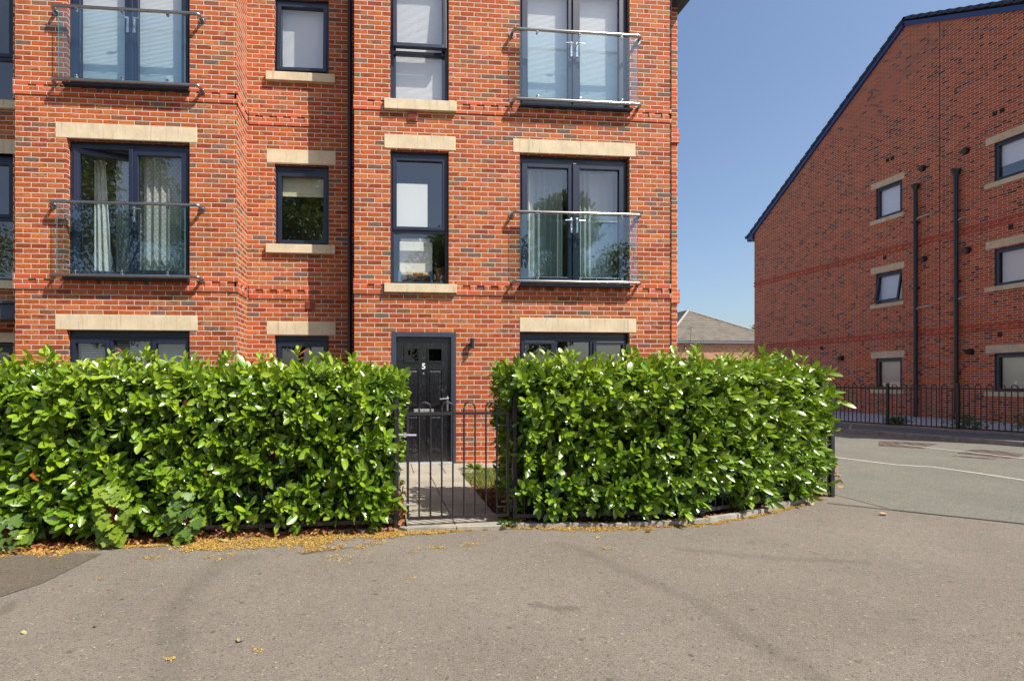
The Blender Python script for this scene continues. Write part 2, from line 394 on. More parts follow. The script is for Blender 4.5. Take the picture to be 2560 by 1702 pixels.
# ---------------------------------------------------------------- windows and doors (local: x right, y inwards, z up)
def ring(M, x0, x1, z0, z1, w, y0, y1, wb=None):
    wb = wb or w
    M.box(x0, x0+w, y0, y1, z0, z1); M.box(x1-w, x1, y0, y1, z0, z1)
    M.box(x0+w, x1-w, y0, y1, z0, z0+wb); M.box(x0+w, x1-w, y0, y1, z1-w, z1)
def pane(par_, x0, x1, z0, z1, y, loc=None, rot=None, name='pane'):
    g = MB(); g.face([(x0, y, z0), (x1, y, z0), (x1, y, z1), (x0, y, z1)]); return g.build(name, m_glass, par_, loc=loc, rot=rot)
def blind(par_, x0, x1, z0, z1, y, pitch=.018, mat=None, amp=.005):
    g = MB(); n = max(2, int((z1-z0)/pitch)); 
    for i in range(n):
        a = z0+(z1-z0)*i/n; b = z0+(z1-z0)*(i+1)/n; m = (a+b)/2
        g.face([(x0, y, a), (x1, y, a), (x1, y-amp, m), (x0, y-amp, m)]); g.face([(x0, y-amp, m), (x1, y-amp, m), (x1, y, b), (x0, y, b)])
    g.box(x0, x1, y+.004, y+.012, z1-.03, z1)
    return g.build('blind', mat or m_blind, par_)
def slats(par_, x0, x1, z0, z1, y, pitch=.025):
    g = MB(); z = z0
    while z < z1:
        g.face([(x0, y, z), (x1, y, z), (x1, y+.014, z+.012), (x0, y+.014, z+.012)]); z += pitch
    return g.build('blind', m_blind, par_)
def sash_obj(par_, x0, x1, z0, z1, w=.055, y0=.055, y1=.125, tilt=0., name='sash', panes=True):
    """top-hung sash: hinge at its top edge"""
    M = MB(); ring(M, x0, x1, z0-z1, 0, w, y0-.08, y1-.08)
    M.box(x0+w, x1-w, y0-.068, y0-.06, z0-z1+w-.012, z0-z1+w); M.box(x0+w, x1-w, y0-.068, y0-.06, -w, -w+.012)
    o = M.build(name, m_frame, par_, bevel=.008, loc=(0, .08, z1), rot=(-tilt, 0, 0), seg=2)
    if panes: pane(par_, x0+w-.004, x1-w+.004, z0-z1+w-.004, -w+.004, .012, loc=(0, .08, z1), rot=(-tilt, 0, 0))
    return o
def vent(par_, x0, x1, z, y=.05):
    g = MB(); g.box(x0, x1, y, y+.018, z, z+.012); return g.build('trickle_vent', m_frame_d, par_, bevel=.003)
def window(root, style, loc, w, h, rot=0., split=None, tilt=0., head=.06, inset=.07):
    M = MB(); y0, y1 = inset, inset+.07
    hh = h-head
    ring(M, 0, w, 0, hh, .048, y0, y1)
    M.box(0, w, y0+.012, y1, hh, h)                                   # dark head piece holding the vent
    if style == 'transom': M.box(.048, w-.048, y0, y1, split-.028, split+.028)
    if style == 'triple':
        for q in (1, 2): M.box(w*q/3-.03, w*q/3+.03, y0, y1, .048, hh-.048)
    f = M.build('window', m_frame, root, bevel=.006, loc=loc, rot=(0, 0, rot), seg=2)
    f['local'] = True
    vent(f, w*.28, w*.72, hh+.022, y0-.006)
    if style == 'single': sash_obj(f, .04, w-.04, .04, hh-.04, tilt=tilt, y0=y0-.018, y1=y1-.02)
    if style == 'transom':
        sash_obj(f, .04, w-.04, split+.02, hh-.04, tilt=tilt, y0=y0-.018, y1=y1-.02)
        pane(f, .046, w-.046, .046, split-.026, y0+.03)
    if style == 'triple':
        sash_obj(f, .04, w/3-.022, .04, hh-.04, w=.05, y0=y0-.018, y1=y1-.02)
        sash_obj(f, w*2/3+.022, w-.04, .04, hh-.04, w=.05, y0=y0-.018, y1=y1-.02)
        pane(f, w/3+.028, w*2/3-.028, .046, hh-.046, y0+.03)
    return f
def handle(par_, x, z, y, side):
    g = MB(); g.box(x-.017, x+.017, y-.014, y, z-.13, z+.11)
    g.tube([(x, y-.01, z+.06), (x, y-.055, z+.06), (x+side*.015, y-.06, z+.06), (x+side*.12, y-.058, z+.056)], .010, 8)
    g.tube([(x, y-.02, z-.08), (x, y-.012, z-.08)], .009, 8)
    return g.build('handle', m_silver, par_, bevel=.005, seg=2)
def french(root, loc, w, h, ajar=0., both=True):
    M = MB(); y0, y1 = .08, .15
    ring(M, 0, w, 0, h, .06, y0, y1); M.box(0, w, y0+.012, y1, h, h+.04)
    f = M.build('french_door', m_frame, root, bevel=.006, loc=loc, seg=2); f['local'] = True
    vent(f, w*.36, w*.62, h-.02, y0-.012)
    xm = w/2; sw = .092
    for k, (a, b) in enumerate(((.052, xm+.004), (xm+.006, w-.052))):
        L = MB(); wdt = b-a; hinge = a if k == 0 else b
        x0, x1 = (0, wdt) if k == 0 else (-wdt, 0)
        ring(L, x0, x1, .05, h-.05, sw, -.015, .052, .10)
        if k == 1: L.box(-wdt-.03, -wdt+.03, -.035, -.016, .06, h-.06)
        ang = ajar if k == 0 else 0
        lf = L.build('door_leaf', m_frame, f, bevel=.008, loc=(hinge, y0-.004, 0), rot=(0, 0, ang), seg=2)
        pane(f, x0+sw-.004, x1-sw+.004, .146, h-.05-sw+.004, .02, loc=(hinge, y0-.004, 0), rot=(0, 0, ang))
        if both or k == 1:
            s = -1 if k == 0 else 1
            hd = handle(f, (x1-sw/2) if k == 0 else (x0+sw/2), 1.0, -.015, s); hd.location = (hinge, y0-.004, 0); hd.rotation_euler = (0, 0, ang)
    return f
def balcony(root, x0, x1, z0, z1, gx0, gx1):
    M = MB(); y = -.125; r = .0245
    for z in (z0, z1):
        pts = [(x0+.02, 0, z-.012), (x0+.02, y+.05, z-.012)]
        for i in range(5): a = PI/2*i/4; pts.append((x0+.02+.045*(1-math.cos(a)), y+.045-.045*math.sin(a), z-.012*(1-i/4)))
        pts += [(x1-.065, y, z)]
        for i in range(1, 5): a = PI/2*(1-i/4); pts.append((x1-.02-.045*(1-math.cos(a)), y+.045-.045*math.sin(a), z-.012*(i/4)))
        pts += [(x1-.02, 0, z-.012)]
        M.tube(pts, r, 12)
        for x in (x0+.02, x1-.02): M.tube([(x, 0, z-.012), (x, -.012, z-.012)], .052, 20); M.tube([(x, -.012, z-.012), (x, -.03, z-.012)], .03, 16)
    b = M.build('juliet_balcony', m_chrome, root, smooth=False)
    for p in b.data.polygons: p.use_smooth = len(p.vertices) == 4
    g = MB(); g.box(gx0, gx1, y-.004, y+.004, z0+.035, z1-.035)
    gp = g.build('glass_panel', m_pglass, b)
    for q in (gx0, gx1-.002): e = MB(); e.box(q-.001, q+.003, y-.0045, y+.0045, z0+.034, z1-.034); e.build('glass_edge', m_gedge, b)
    for q in (.14, .5, .86):
        x = gx0+(gx1-gx0)*q
        for z, s in ((z1, -1), (z0, 1)):
            c = MB(); c.box(x-.017, x+.017, y-.016, y+.016, z+s*.012, z+s*.055); c.tube([(x, y-.016, z+s*.055), (x, y+.016, z+s*.055)], .017, 12)
            c.build('glass_clamp', m_chrome, b, bevel=.003)
    return b
def stone(root, name, x0, x1, z0, z1, y0, y1, rot=None):
    M = MB(); M.box(x0, x1, y0, y1, z0, z1); return M.build(name, m_stone, root, bevel=.006, seg=2)
def dentil(root, spans, z, Pf, mat, proud=.013, name='brick_band', zc=()):
    """three-course band: two projecting stretcher courses with alternating headers between them. spans: (u0,u1, top course?)"""
    M = MB()
    def bx(u0, u1, a, b, d):
        q = [Pf(u, zz, dd) for u in (u0, u1) for zz in (a, b) for dd in (-d, .03)]
        p = lambda i, j, k: q[i*4+j*2+k]
        M.face([p(0,0,0), p(1,0,0), p(1,1,0), p(0,1,0)], [(u0, a), (u1, a), (u1, b), (u0, b)])
        for f in (((0,1,0),(1,1,0),(1,1,1),(0,1,1)), ((0,0,1),(1,0,1),(1,0,0),(0,0,0))): M.face([p(*c) for c in f], [(u0, a), (u1, a), (u1, a+d), (u0, a+d)])
        for i in (0, 1): M.face([p(i,0,1), p(i,0,0), p(i,1,0), p(i,1,1)][::(1 if i == 0 else -1)], [(u0, a), (u0+d, a), (u0+d, b), (u0, b)])
    for (a, b, full) in spans:
        bx(a, b, z, z+.071, proud)
        if full: bx(a, b, z+.152, z+.225, proud)
        u = a+.1125*(0 if int(a*10) % 2 else 1)
        bx(a, min(b, u+.10), z+.0712, z+.1518, proud*.96) if u > a else None
        u += .2125 if u > a else 0
        while u+.10 < b: bx(u, u+.103, z+.0712, z+.1518, proud*.96); u += .2265
    return M.build(name, mat, root)

# ================================================================= THE SETTING
def sheet(name, pts, z, mat, kind='structure'):
    M = MB(); M.face([(x, y, z) for x, y in pts]); o = M.build(name, mat); o['kind'] = kind; return o
sheet('footpath', [(-260, -260), (260, -260), (260, 330), (-260, 330)], 0, m_foot)
# the estate road beyond the joint line
sheet('road', [(5.30, -1.0), (5.30, -3.10), (6.0, -3.653), (9.0, -6.0), (40, -30), (60, -30), (60, 60), (5.30, 60)], .004, m_road)
M = MB()
jl = [(4.87, -2.765), (5.40, -3.18), (6.0, -3.653), (7.2, -4.60), (9.0, -6.0)]
for (a, b) in zip(jl, jl[1:]):
    M.face([(a[0]-.008, a[1]-.012, .008), (b[0]-.008, b[1]-.012, .008), (b[0]+.008, b[1]+.012, .008), (a[0]+.008, a[1]+.012, .008)])
struct(M.build('asphalt_joint', simple('bitumen_joint', (.09, .08, .068), .8)))
sheet('footpath_patch', [(-3.6, -3.80), (-2.907, -3.786), (-2.568, -3.728), (-2.171, -3.776), (-2.199, -3.982), (-2.246, -4.334), (-2.369, -4.54), (-2.7, -4.85), (-3.6, -5.2)], .004, m_patch)
def strip(name, pts, w, z, mat):
    M = MB()
    for i in range(len(pts)-1):
        a, b = Vector(pts[i]), Vector(pts[i+1])
        def nrm(k):
            p = Vector(pts[max(k-1, 0)]); q = Vector(pts[min(k+1, len(pts)-1)]); d = (q-p).normalized(); return Vector((-d.y, d.x))*w/2
        na, nb = nrm(i), nrm(i+1)
        M.face([(*(a-na), z), (*(b-nb), z), (*(b+nb), z), (*(a+na), z)])
    return struct(M.build(name, mat))
strip('road_marking', [(7.0, 1.6), (7.6, .75), (7.88, .18), (8.05, -.30), (8.13, -.549), (8.34, -.70), (8.50, -.80), (8.58, -1.3), (8.60, -1.846), (8.62, -3.2), (8.7, -5)], .045, .009, m_paint)
strip('road_marking', [(10.74, 1.7), (10.818, 1.23), (10.90, .5), (10.961, -.176), (11.05, -1.3), (11.2, -3)], .04, .012, m_paint)
m_sett = brick_mat('road_sett', [((.050, .028, .020), .5), ((.035, .022, .018), .3), ((.075, .042, .03), .2)], (.17, .15, .125), True, mw=.035, bw=.24, bh=.15, vary=False)
sheet('drain_patch', [(10.13, 1.56), (10.60, 1.10), (11.10, 1.45), (11.70, 1.75), (11.35, 2.15), (10.92, 2.30)], .008, m_sett)
sheet('drain_patch', [(10.55, .50), (10.69, -.15), (11.10, -.02), (11.602, .279), (11.70, .75), (11.48, .95), (11.0, .75)], .008, m_sett)
sheet('drain_patch', [(10.05, .22), (10.30, -.22), (10.48, -.16), (10.26, .20)], .008, m_sett)
# far pavement, kerb and planting bed in front of the gable
d = Vector((1.15, -2.8)).normalized(); K0 = Vector((11.75, 4.0)); n_ = Vector((-d.y, d.x))*1   # n_ points away from the road
if n_.x < 0: n_ = -n_
def off(s, t): return K0+d*s+n_*t
M = MB(); s0 = -18.
while s0 < 12:
    a, b = s0, s0+.905
    q = [off(a, 0), off(b, 0), off(b, .13), off(a, .13)]
    M.face([(*p, .105) for p in q]); M.face([(*q[0], 0), (*q[1], 0), (*q[1], .105), (*q[0], .105)]); s0 += .915
struct(M.build('far_kerb', m_kerb_f, bevel=0))
q = [off(-18, .13), off(12, .13), off(12, 1.72), off(-18, 1.72)]; M = MB(); M.face([(*p, .10) for p in q]); M.face([(*off(-18, .125), 0), (*off(12, .125), 0), (*off(12, .125), .1), (*off(-18, .125), .1)])
struct(M.build('far_pavement', m_far))
M = MB(); a, b = off(-18, 1.72), off(12, 1.72); a2, b2 = off(-18, 1.80), off(12, 1.80)
M.face([(*a, .1), (*b, .1), (*b, .15), (*a, .15)]); M.face([(*a, .15), (*b, .15), (*b2, .15), (*a2, .15)])
struct(M.build('edging_strip', m_kerb))
M = MB(); M.face([(*off(-18, 1.78), .12), (*off(12, 1.78), .12), (19, -8, .12), (19, 24, .12)]); struct(M.build('planting_bed', m_gravel))

# garden ground, path slabs, paved strip along the wall
sheet('garden_soil', [(-9, -3.45), (-3.0, -3.60), (-2.2, -3.46), (-.3, -3.36), (2.0, -3.34), (3.1, -3.29), (3.8, -3.04), (4.4, -2.78), (5.2, -2.42), (5.25, .6), (-9, .6)], .006, m_soil)
M = MB(); g = .004
def slab(x0, x1, y0, y1, z=.035):
    M.box(x0+g, x1-g, y0+g, y1-g, -.02, z+rng.uniform(-.0015, .0015))
ys = [-3.42, -3.08, -2.62, -2.17, -1.72, -1.27, -.82]
for i, (a, b) in enumerate(zip(ys, ys[1:])):
    slab(.22, .665, a, b); slab(.665, 1.11, a, b)
x = -5.4
while x < 5.2:
    slab(x, x+.45, -.82 if .2 < x+.2 < 1.2 else -.46, -.42 if .2 < x+.2 < 1.2 else -.005)
    if .2 < x+.2 < 1.2: slab(x, x+.45, -.42, -.005)
    x += .45
struct(M.build('garden_path', m_slab, bevel=.003))
kp = [(-2.4, -3.50), (-1.6, -3.43), (-.7, -3.40), (.15, -3.385), (.215, -3.43), (1.12, -3.36), (1.3, -3.385), (2.0, -3.425), (2.52, -3.44), (2.85, -3.41), (3.1, -3.375), (3.45, -3.27), (3.8, -3.12), (4.1, -2.98), (4.38, -2.85), (4.62, -2.73), (4.85, -2.62)]
M = MB()
for i, (a, b) in enumerate(zip(kp, kp[1:])):
    a, b = Vector(a), Vector(b); dd = (b-a).normalized(); nn = Vector((-dd.y, dd.x)); h = (.012, .016, .02, .036, .037, .035, .035, .035, .04, .045, .045, .05, .05, .055, .055, .055)[i]
    k = max(1, round((b-a).length/.32)) if i > 6 else 1
    for j in range(k):
        p = a+(b-a)*j/k+dd*.004; q = a+(b-a)*(j+1)/k-dd*.004; jt = nn*rng.uniform(-.008, .008) if i > 6 else nn*0; hz = h+rng.uniform(-.006, .006)*(i > 6)
        P = [p+jt, q+jt, q+nn*.055+jt, p+nn*.055+jt]
        M.face([(*c, hz) for c in P]); 
        for u in range(4): M.face([(*P[u], -.01), (*P[(u+1) % 4], -.01), (*P[(u+1) % 4], hz), (*P[u], hz)])
struct(M.build('kerb', m_kerb))

# ================================================================= MAIN BRICK BUILDING
B = thing('apartment_building', 'sunlit orange-red brick apartment block with black front door and glass Juliet balconies', 'building', (-.3, 1, 0))
ZT = 10.8; XL, XA, XB, XR = -5.40, -2.22, -.43, 4.73; RD = .62
def Pw(y): return lambda u, z, dd: (u, y+dd, z)
M = MB()
LH = [(-4.68, -2.91, .95, 2.095), (-4.68, -2.91, 2.87, 4.95), (-4.68, -2.91, 5.735, 7.81)]
RH = [(2.20, 4.03, .95, 2.12), (2.20, 4.03, 2.875, 4.985), (2.20, 4.03, 5.74, 7.83), (.134, 1.055, 2.86, 4.97), (.134, 1.055, 5.74, 7.83), (.144, 1.17, 0, 2.105)]
CH = [(-1.775, -.888, .95, 2.095), (-1.775, -.888, 3.60, 4.945), (-1.775, -.888, 6.445, 7.74)]
EH = [(-7.4, -5.86, 0.1, 1.95), (-7.4, -5.86, 2.93, 4.95), (-7.4, -5.86, 5.78, 7.8)]
wall(M, Pw(0), XL, XA, 0, ZT, LH); wall(M, Pw(0), XB, XR, 0, ZT, RH); wall(M, Pw(RD), XA, XB, 0, ZT, CH); wall(M, Pw(RD), -9.5, XL, 0, ZT, EH)
wall(M, lambda u, z, dd: (XA-dd, u, z), 0, RD, 0, ZT); wall(M, lambda u, z, dd: (XB+dd, u, z), 0, RD, 0, ZT)
wall(M, lambda u, z, dd: (XL+dd, u, z), 0, RD, 0, ZT); wall(M, lambda u, z, dd: (XR-dd, u, z), 0, .72, 0, ZT)
wall(M, Pw(.72), XR, 5.29, 0, 8.05); wall(M, lambda u, z, dd: (5.29-dd, u, z), .72, 9, 0, 8.05); wall(M, lambda u, z, dd: (XR-dd, u, z), .72, 9, 8.05, ZT)
wall(M, lambda u, z, dd: (-9.5+dd, u, z), RD, 9, 0, ZT); wall(M, Pw(9), -9.5, 5.29, 0, ZT)
M.build('wall', m_brick, B)
M = MB()   # rooms
for z in (-.02+.05, 2.80, 5.66, 8.5): M.box(-9.4, 5.2, .95, 6, z-.12, z)
M.box(-9.4, 5.2, 4.2, 4.3, 0, ZT)
for x in (XL+.1, XA-.15, XB+.12, 1.5, 4.5): M.box(x-.05, x+.05, .95, 4.2, 0, ZT)
for (a, b) in ((XL+.25, XA-.25), (XB+.25, XR-.25)):
    for z in (.03, 2.80, 5.66, 8.5): M.box(a, b, .23, .95, z-.12, z)
M.build('interior_wall', m_plaster, B)
M = MB(); M.face([(-9.8, -.35, ZT), (5.0, -.35, ZT), (5.0, 4.5, ZT+2.6), (-9.8, 4.5, ZT+2.6)]); M.face([(5.0, 9.3, ZT), (-9.8, 9.3, ZT), (-9.8, 4.5, ZT+2.6), (5.0, 4.5, ZT+2.6)])
M.box(XR-.02, 5.42, .50, 9.2, 8.05, 8.2); M.face([(XR, .5, 8.2), (5.42, .5, 8.2), (5.42, 9.2, 8.2), (XR, 9.2, 9.3)])
M.build('roof', m_roof, B)
g_ = MB(); g_.tube([(XR+.05, .44, 8.16), (5.42, .44, 8.16)], .055, 10); g_.build('gutter', m_fascia, B)
# bands
for z in (2.70, 5.575):
    lo = z < 3
    top = 2.87 if lo else 5.735
    sp = [(XL-.026, -4.68, 1), (-4.68, -2.91, 0), (-2.91, XA+.026, 1)]
    dentil(B, sp, z, Pw(0), m_band)
    dentil(B, [(XB-.013, .035, 1)], z, Pw(0), m_band); dentil(B, [(1.172, 2.20, 1), (2.20, 4.03, 0), (4.03, XR+.013, 1)], z, Pw(0), m_band)
    dentil(B, [(XA+.03, XB-.03, 1)], z, Pw(RD), m_band)
    dentil(B, [(.0, RD-.028, 1)], z, lambda u, zz, dd: (XA-dd, u, zz), m_band)
    M = MB(); M.box(XR+.03, 5.32, .69, .9, z+.03, z+.27); M.build('brick_band', m_band, B); M = MB(); M.box(XR-.02, XR+.013, .0, .70, z, z+.225); M.build('brick_band', m_band, B)
# sandstone
for (x0, x1, z0, z1) in ((-4.835, -2.80, 4.955, 5.185), (-4.84, -2.795, 2.10, 2.33), (2.09, 4.13, 4.995, 5.215), (2.20, 4.14, 2.125, 2.350), (.035, 1.163, 4.985, 5.205)):
    stone(B, 'lintel', x0, x1, z0, z1, -.006, .2)
for (z0, z1) in ((4.955, 5.185), (2.105, 2.325)): stone(B, 'lintel', -1.905, -.775, z0, z1, RD-.006, RD+.2)
for (z0, z1) in ((2.722, 2.858), (5.578, 5.738)): stone(B, 'sill', .033, 1.172, z0, z1, -.06, .1)
for (z0, z1) in ((3.452, 3.598), (6.303, 6.443)): stone(B, 'sill', -1.912, -.78, z0, z1, RD-.06, RD+.1)
for (z0, z1, y) in ((2.80, 2.93, .05), (5.65, 5.78, .05), (4.95, 5.18, .0), (1.95, 2.1, 0)): stone(B, 'sill' if y else 'lintel', -7.5, -5.62, z0, z1, RD-.006-y, RD+.1)
M = MB(); M.box(-7.2, -5.45, RD-.28, RD, 2.28, 2.52); M.box(-7.22, -5.43, RD-.31, RD, 2.52, 2.56); M.build('canopy', m_frame_d, B, bevel=.01)
for (x0, x1, z) in ((-4.69, -2.90, 2.87), (-4.69, -2.90, 5.735), (2.19, 4.04, 2.875), (2.19, 4.04, 5.74)):
    M = MB(); M.box(x0-.0, x1+.0, -.10, .22, z-.035, z+.002); M.build('door_sill', m_frame, B, bevel=.004)
# windows
w = window(B, 'triple', (-4.68, 0, .95), 1.77, 1.145, head=.10)
for (a, b) in ((.10, .53), (.63, 1.14), (1.24, 1.67)): slats(w, a, b, .08, 1.0, .17)
w = window(B, 'triple', (2.20, 0, .95), 1.83, 1.17, head=.10)
w = window(B, 'single', (-1.775, RD, .95), .887, 1.145, head=.09)
w = window(B, 'single', (-1.775, RD, 3.60), .887, 1.345, head=.09)
M = MB(); M.box(.1, .79, .16, .165, .86, 1.24); M.build('blind', m_blind_o, w)
w = window(B, 'single', (-1.775, RD, 6.445), .887, 1.295, head=.05, tilt=R(4)); blind(w, .09, .80, .08, 1.2, .20)
w = window(B, 'transom', (.134, 0, 2.86), .921, 2.11, split=.845, head=.05)
M = MB(); M.box(.1, .60, .20, .21, .93, 1.66); M.build('blind', m_white, w)  # stands for a white canvas panel leaning behind the glass, not a window blind
w = window(B, 'transom', (.134, 0, 5.74), .921, 2.09, split=.80, head=.05, tilt=R(5)); blind(w, .09, .83, .06, 2.0, .19)
for z in (2.93, 5.78): window(B, 'transom', (-7.4, RD, z), 1.54, 2.02, split=1.0 if z < 3 else .72)
window(B, 'single', (-7.4, RD, .1), 1.54, 1.85)
fd = french(B, (-4.68, 0, 2.87), 1.77, 2.03, ajar=R(16), both=False)
fd = french(B, (-4.68, 0, 5.735), 1.77, 2.03); blind(fd, .12, .86, .08, 1.98, .20, .02); blind(fd, .92, 1.66, .08, 1.98, .20, .02)
fd = french(B, (2.20, 0, 2.875), 1.83, 2.06)
fd = french(B, (2.20, 0, 5.74), 1.83, 2.05); blind(fd, .10, .90, .08, 1.98, .20, .02); blind(fd, .95, 1.74, .08, 1.98, .20, .02)
for (x0, x1, z0, z1, g0, g1) in ((-4.872, -2.705, 2.892, 3.963, -4.74, -2.93), (-4.845, -2.705, 5.757, 6.825, -4.72, -2.93), (2.05, 4.178, 2.912, 4.005, 2.18, 4.10), (2.05, 4.178, 5.788, 6.885, 2.18, 4.10)):
    balcony(B, x0, x1, z0, z1, g0, g1)
# front door
M = MB(); ring(M, .144, 1.17, 0, 2.105, .078, .0, .09, .02); DF = M.build('front_door', m_frame_d, B, bevel=.007, seg=2)
def door_mat():
    t = NT('black_woodgrain'); P = t.obj(); v = t.n('ShaderNodeVectorMath', operation='MULTIPLY'); t.put(v.inputs[0], P); v.inputs[1].default_value = (38, 1, 3.2)
    n1 = t.noise(v.outputs[0], 2.2, 5, .7); 
    c = t.mix(t.smooth(n1, .45, .75, 0, .6), (.006, .006, .009), (.05, .052, .060))
    c = t.mix(t.smooth(t.noise(P, 9, 5, .75), .56, .74, 0, .35), c, (.16, .16, .16))
    return t.done(t.principled(c, .20, 0, .7, t.bump(n1, .8, .007)))
m_door = door_mat()
M = MB(); X0, X1 = .222, 1.092; M.box(X0, X1, .045, .09, .035, 2.02)
dl = M.build('door_leaf', m_door, DF)
def panel(x0, x1, z0, z1, name='door_panel'):
    M = MB(); ring(M, x0, x1, z0, z1, .022, .030, .046)
    if name == 'door_panel':
        q = .05; a = [(x0+.022, .044, z0+.022), (x1-.022, .044, z0+.022), (x1-.022, .044, z1-.022), (x0+.022, .044, z1-.022)]
        b = [(x0+q, .032, z0+q), (x1-q, .032, z0+q), (x1-q, .032, z1-q), (x0+q, .032, z1-q)]
        for i in range(4): M.face([a[i], a[(i+1) % 4], b[(i+1) % 4], b[i]])
        M.face(b)
    o = M.build(name, m_door if name == 'door_panel' else m_black, DF, bevel=.004)
for x0, x1 in ((.345, .595), (.715, .965)):
    panel(x0, x1, 1.63, 1.865, 'door_window'); panel(x0, x1, .93, 1.53); panel(x0, x1, .22, .80)
    M = MB(); M.face([(x0+.02, .041, 1.65), (x1-.02, .041, 1.65), (x1-.02, .041, 1.845), (x0+.02, .041, 1.845)]); M.build('door_glass', glass_mat('dark_glass', 1.6, (.10, .10, .10)), DF)
M = MB(); M.box(.50, .82, .030, .046, .835, .895); M.box(.52, .80, .024, .030, .85, .88); M.build('letterbox', m_silver, DF, bevel=.004)
M = MB(); M.box(1.028, 1.058, .032, .046, .86, 1.10); M.tube([(1.043, .04, 1.06), (1.043, -.01, 1.06), (1.03, -.015, 1.06), (.91, -.013, 1.05)], .011, 8); M.build('door_handle', m_silver, DF, bevel=.004)
M = MB(); M.box(.19, 1.12, -.03, .05, .036, .062); M.box(.19, 1.12, -.045, .03, .034, .045); M.build('threshold', m_silver, DF, bevel=.003)
M = MB(); M.tube([(.657, .046, 1.455), (.657, .036, 1.455)], .013, 14); M.build('peephole', m_silver, DF)
tc = bpy.data.curves.new('house_number', 'FONT'); tc.body = '5'; tc.size = .125; tc.extrude = .004; tc.align_x = 'CENTER'; tc.align_y = 'CENTER'; tc.offset = .004
to = bpy.data.objects.new('tmp', tc); C.objects.link(to); bpy.context.view_layer.update()
me = bpy.data.meshes.new_from_object(to.evaluated_get(bpy.context.evaluated_depsgraph_get())); bpy.data.objects.remove(to)
nm = bpy.data.objects.new('house_number', me); C.objects.link(nm); me.materials.clear(); me.materials.append(m_white); nm.parent = DF; nm.location = (.657, .038, 1.565); nm.rotation_euler = (R(90), 0, 0)
# wall light, pipe, cable, vents
M = MB(); M.tube([(1.417, -.075, 1.85), (1.417, -.075, 2.01)], .031, 20); M.box(1.40, 1.434, -.06, 0, 1.90, 1.96); M.build('wall_light', m_frame, B)
M = MB(); M.tube([(-.535, RD-.06, 0), (-.535, RD-.06, ZT)], .034, 16)
for z in (1.95, 3.45, 4.9, 5.75, 6.9): M.tube([(-.535, RD-.06, z), (-.535, RD-.06, z+.03)], .040, 16); M.box(-.535, XB-.002, RD-.075, RD-.045, z+.005, z+.025)
M.build('downpipe', m_pipe, B, smooth=False)
M = MB(); M.tube([(XR+.006, -.006, .3), (XR+.006, -.006, ZT)], .007, 6)
M.build('cable', m_black, B)
for (x, z, y) in ((.477, 5.493, 0), (-1.19, 2.60, RD)):
    M = MB(); M.box(x-.076, x+.076, y-.018, y+.0, z-.078, z+.078); 
    for k in range(6): M.box(x-.058, x+.058, y-.028, y-.0175, z-.058+k*.021, z-.048+k*.021)
    M.build('air_vent', m_terra, B, bevel=.003)

# things behind the glass
def curtain(x0, x1, z0, z1, y, waves, amp, mat, flare=0., label='', group=None, top=None, seed=0):
    M = MB(); n = waves*8; r = random.Random(seed); ph = [r.uniform(0, 6) for _ in range(3)]
    def P(i, z):
        u = i/n; k = (z-z0)/(z1-z0); xc = x0+(x1-x0)*u; mid = (x0+x1)/2
        xx = mid+(xc-mid)*(1+flare*(1-k)) if top is None else (xc*(1-k)+(top[0]+(top[1]-top[0])*u)*k)
        return (xx, y+amp*math.sin(u*waves*2*PI+ph[0])*(.7+.3*math.sin(u*5+ph[1]))*(1.1-.4*k), z)
    zs = [z0+(z1-z0)*j/10 for j in range(11)]
    for a, b in zip(zs, zs[1:]):
        for i in range(n): M.face([P(i, a), P(i+1, a), P(i+1, b), P(i, b)], [(x0+(x1-x0)*i/n, a), (x0+(x1-x0)*(i+1)/n, a), (x0+(x1-x0)*(i+1)/n, b), (x0+(x1-x0)*i/n, b)])
    return tag(M.build('curtain', mat, smooth=True), label, 'curtain', group)
def cloth(name, col, alpha, dots=False):
    t = NT(name); d = t.n('ShaderNodeBsdfDiffuse'); t.put(d.inputs[0], col); tl = t.n('ShaderNodeBsdfTranslucent'); t.put(tl.inputs[0], col)
    m1 = t.n('ShaderNodeMixShader'); m1.inputs[0].default_value = .4; t.t.links.new(d.outputs[0], m1.inputs[1]); t.t.links.new(tl.outputs[0], m1.inputs[2])
    tr = t.n('ShaderNodeBsdfTransparent'); m2 = t.n('ShaderNodeMixShader'); m2.inputs[0].default_value = alpha
    if dots:
        x = t.xyz(t.uv()); v = t.math('ADD', t.math('MULTIPLY', t.math('SINE', t.math('MULTIPLY', x[0], 110.)), t.math('SINE', t.math('MULTIPLY', x[1], 75.))), 0.)
        t.put(m2.inputs[0], t.smooth(v, .55, .75, alpha, 1.))
    t.t.links.new(tr.outputs[0], m2.inputs[1]); t.t.links.new(m1.outputs[0], m2.inputs[2]); return t.done(m2.outputs[0])
m_sheer = cloth('sheer_cloth', (.85, .84, .80), .60, True); m_voile = cloth('voile_cloth', (.70, .78, .74), .75); m_lin = cloth('white_cloth', (.88, .87, .82), 1.)
curtain(-4.50, -4.22, 2.86, 4.8, .40, 3, .03, m_lin, label='opaque white curtain gathered at the left side of the ajar French door', group='curtains behind the glass doors', top=(-4.50, -4.34), seed=2)
curtain(-4.20, -3.70, 2.86, 4.8, .42, 5, .035, m_sheer, label='sheer dotted curtain behind the ajar left leaf of the French door', group='curtains behind the glass doors', seed=3)
curtain(-3.70, -3.05, 2.86, 4.8, .27, 6, .03, m_sheer, label='sheer dotted curtain behind the closed right leaf of the left French door', group='curtains behind the glass doors', seed=4)
curtain(2.34, 2.50, 2.86, 4.85, .30, 2, .025, m_lin, label='narrow white curtain at the far left of the right-hand French door', group='curtains behind the glass doors', seed=5)
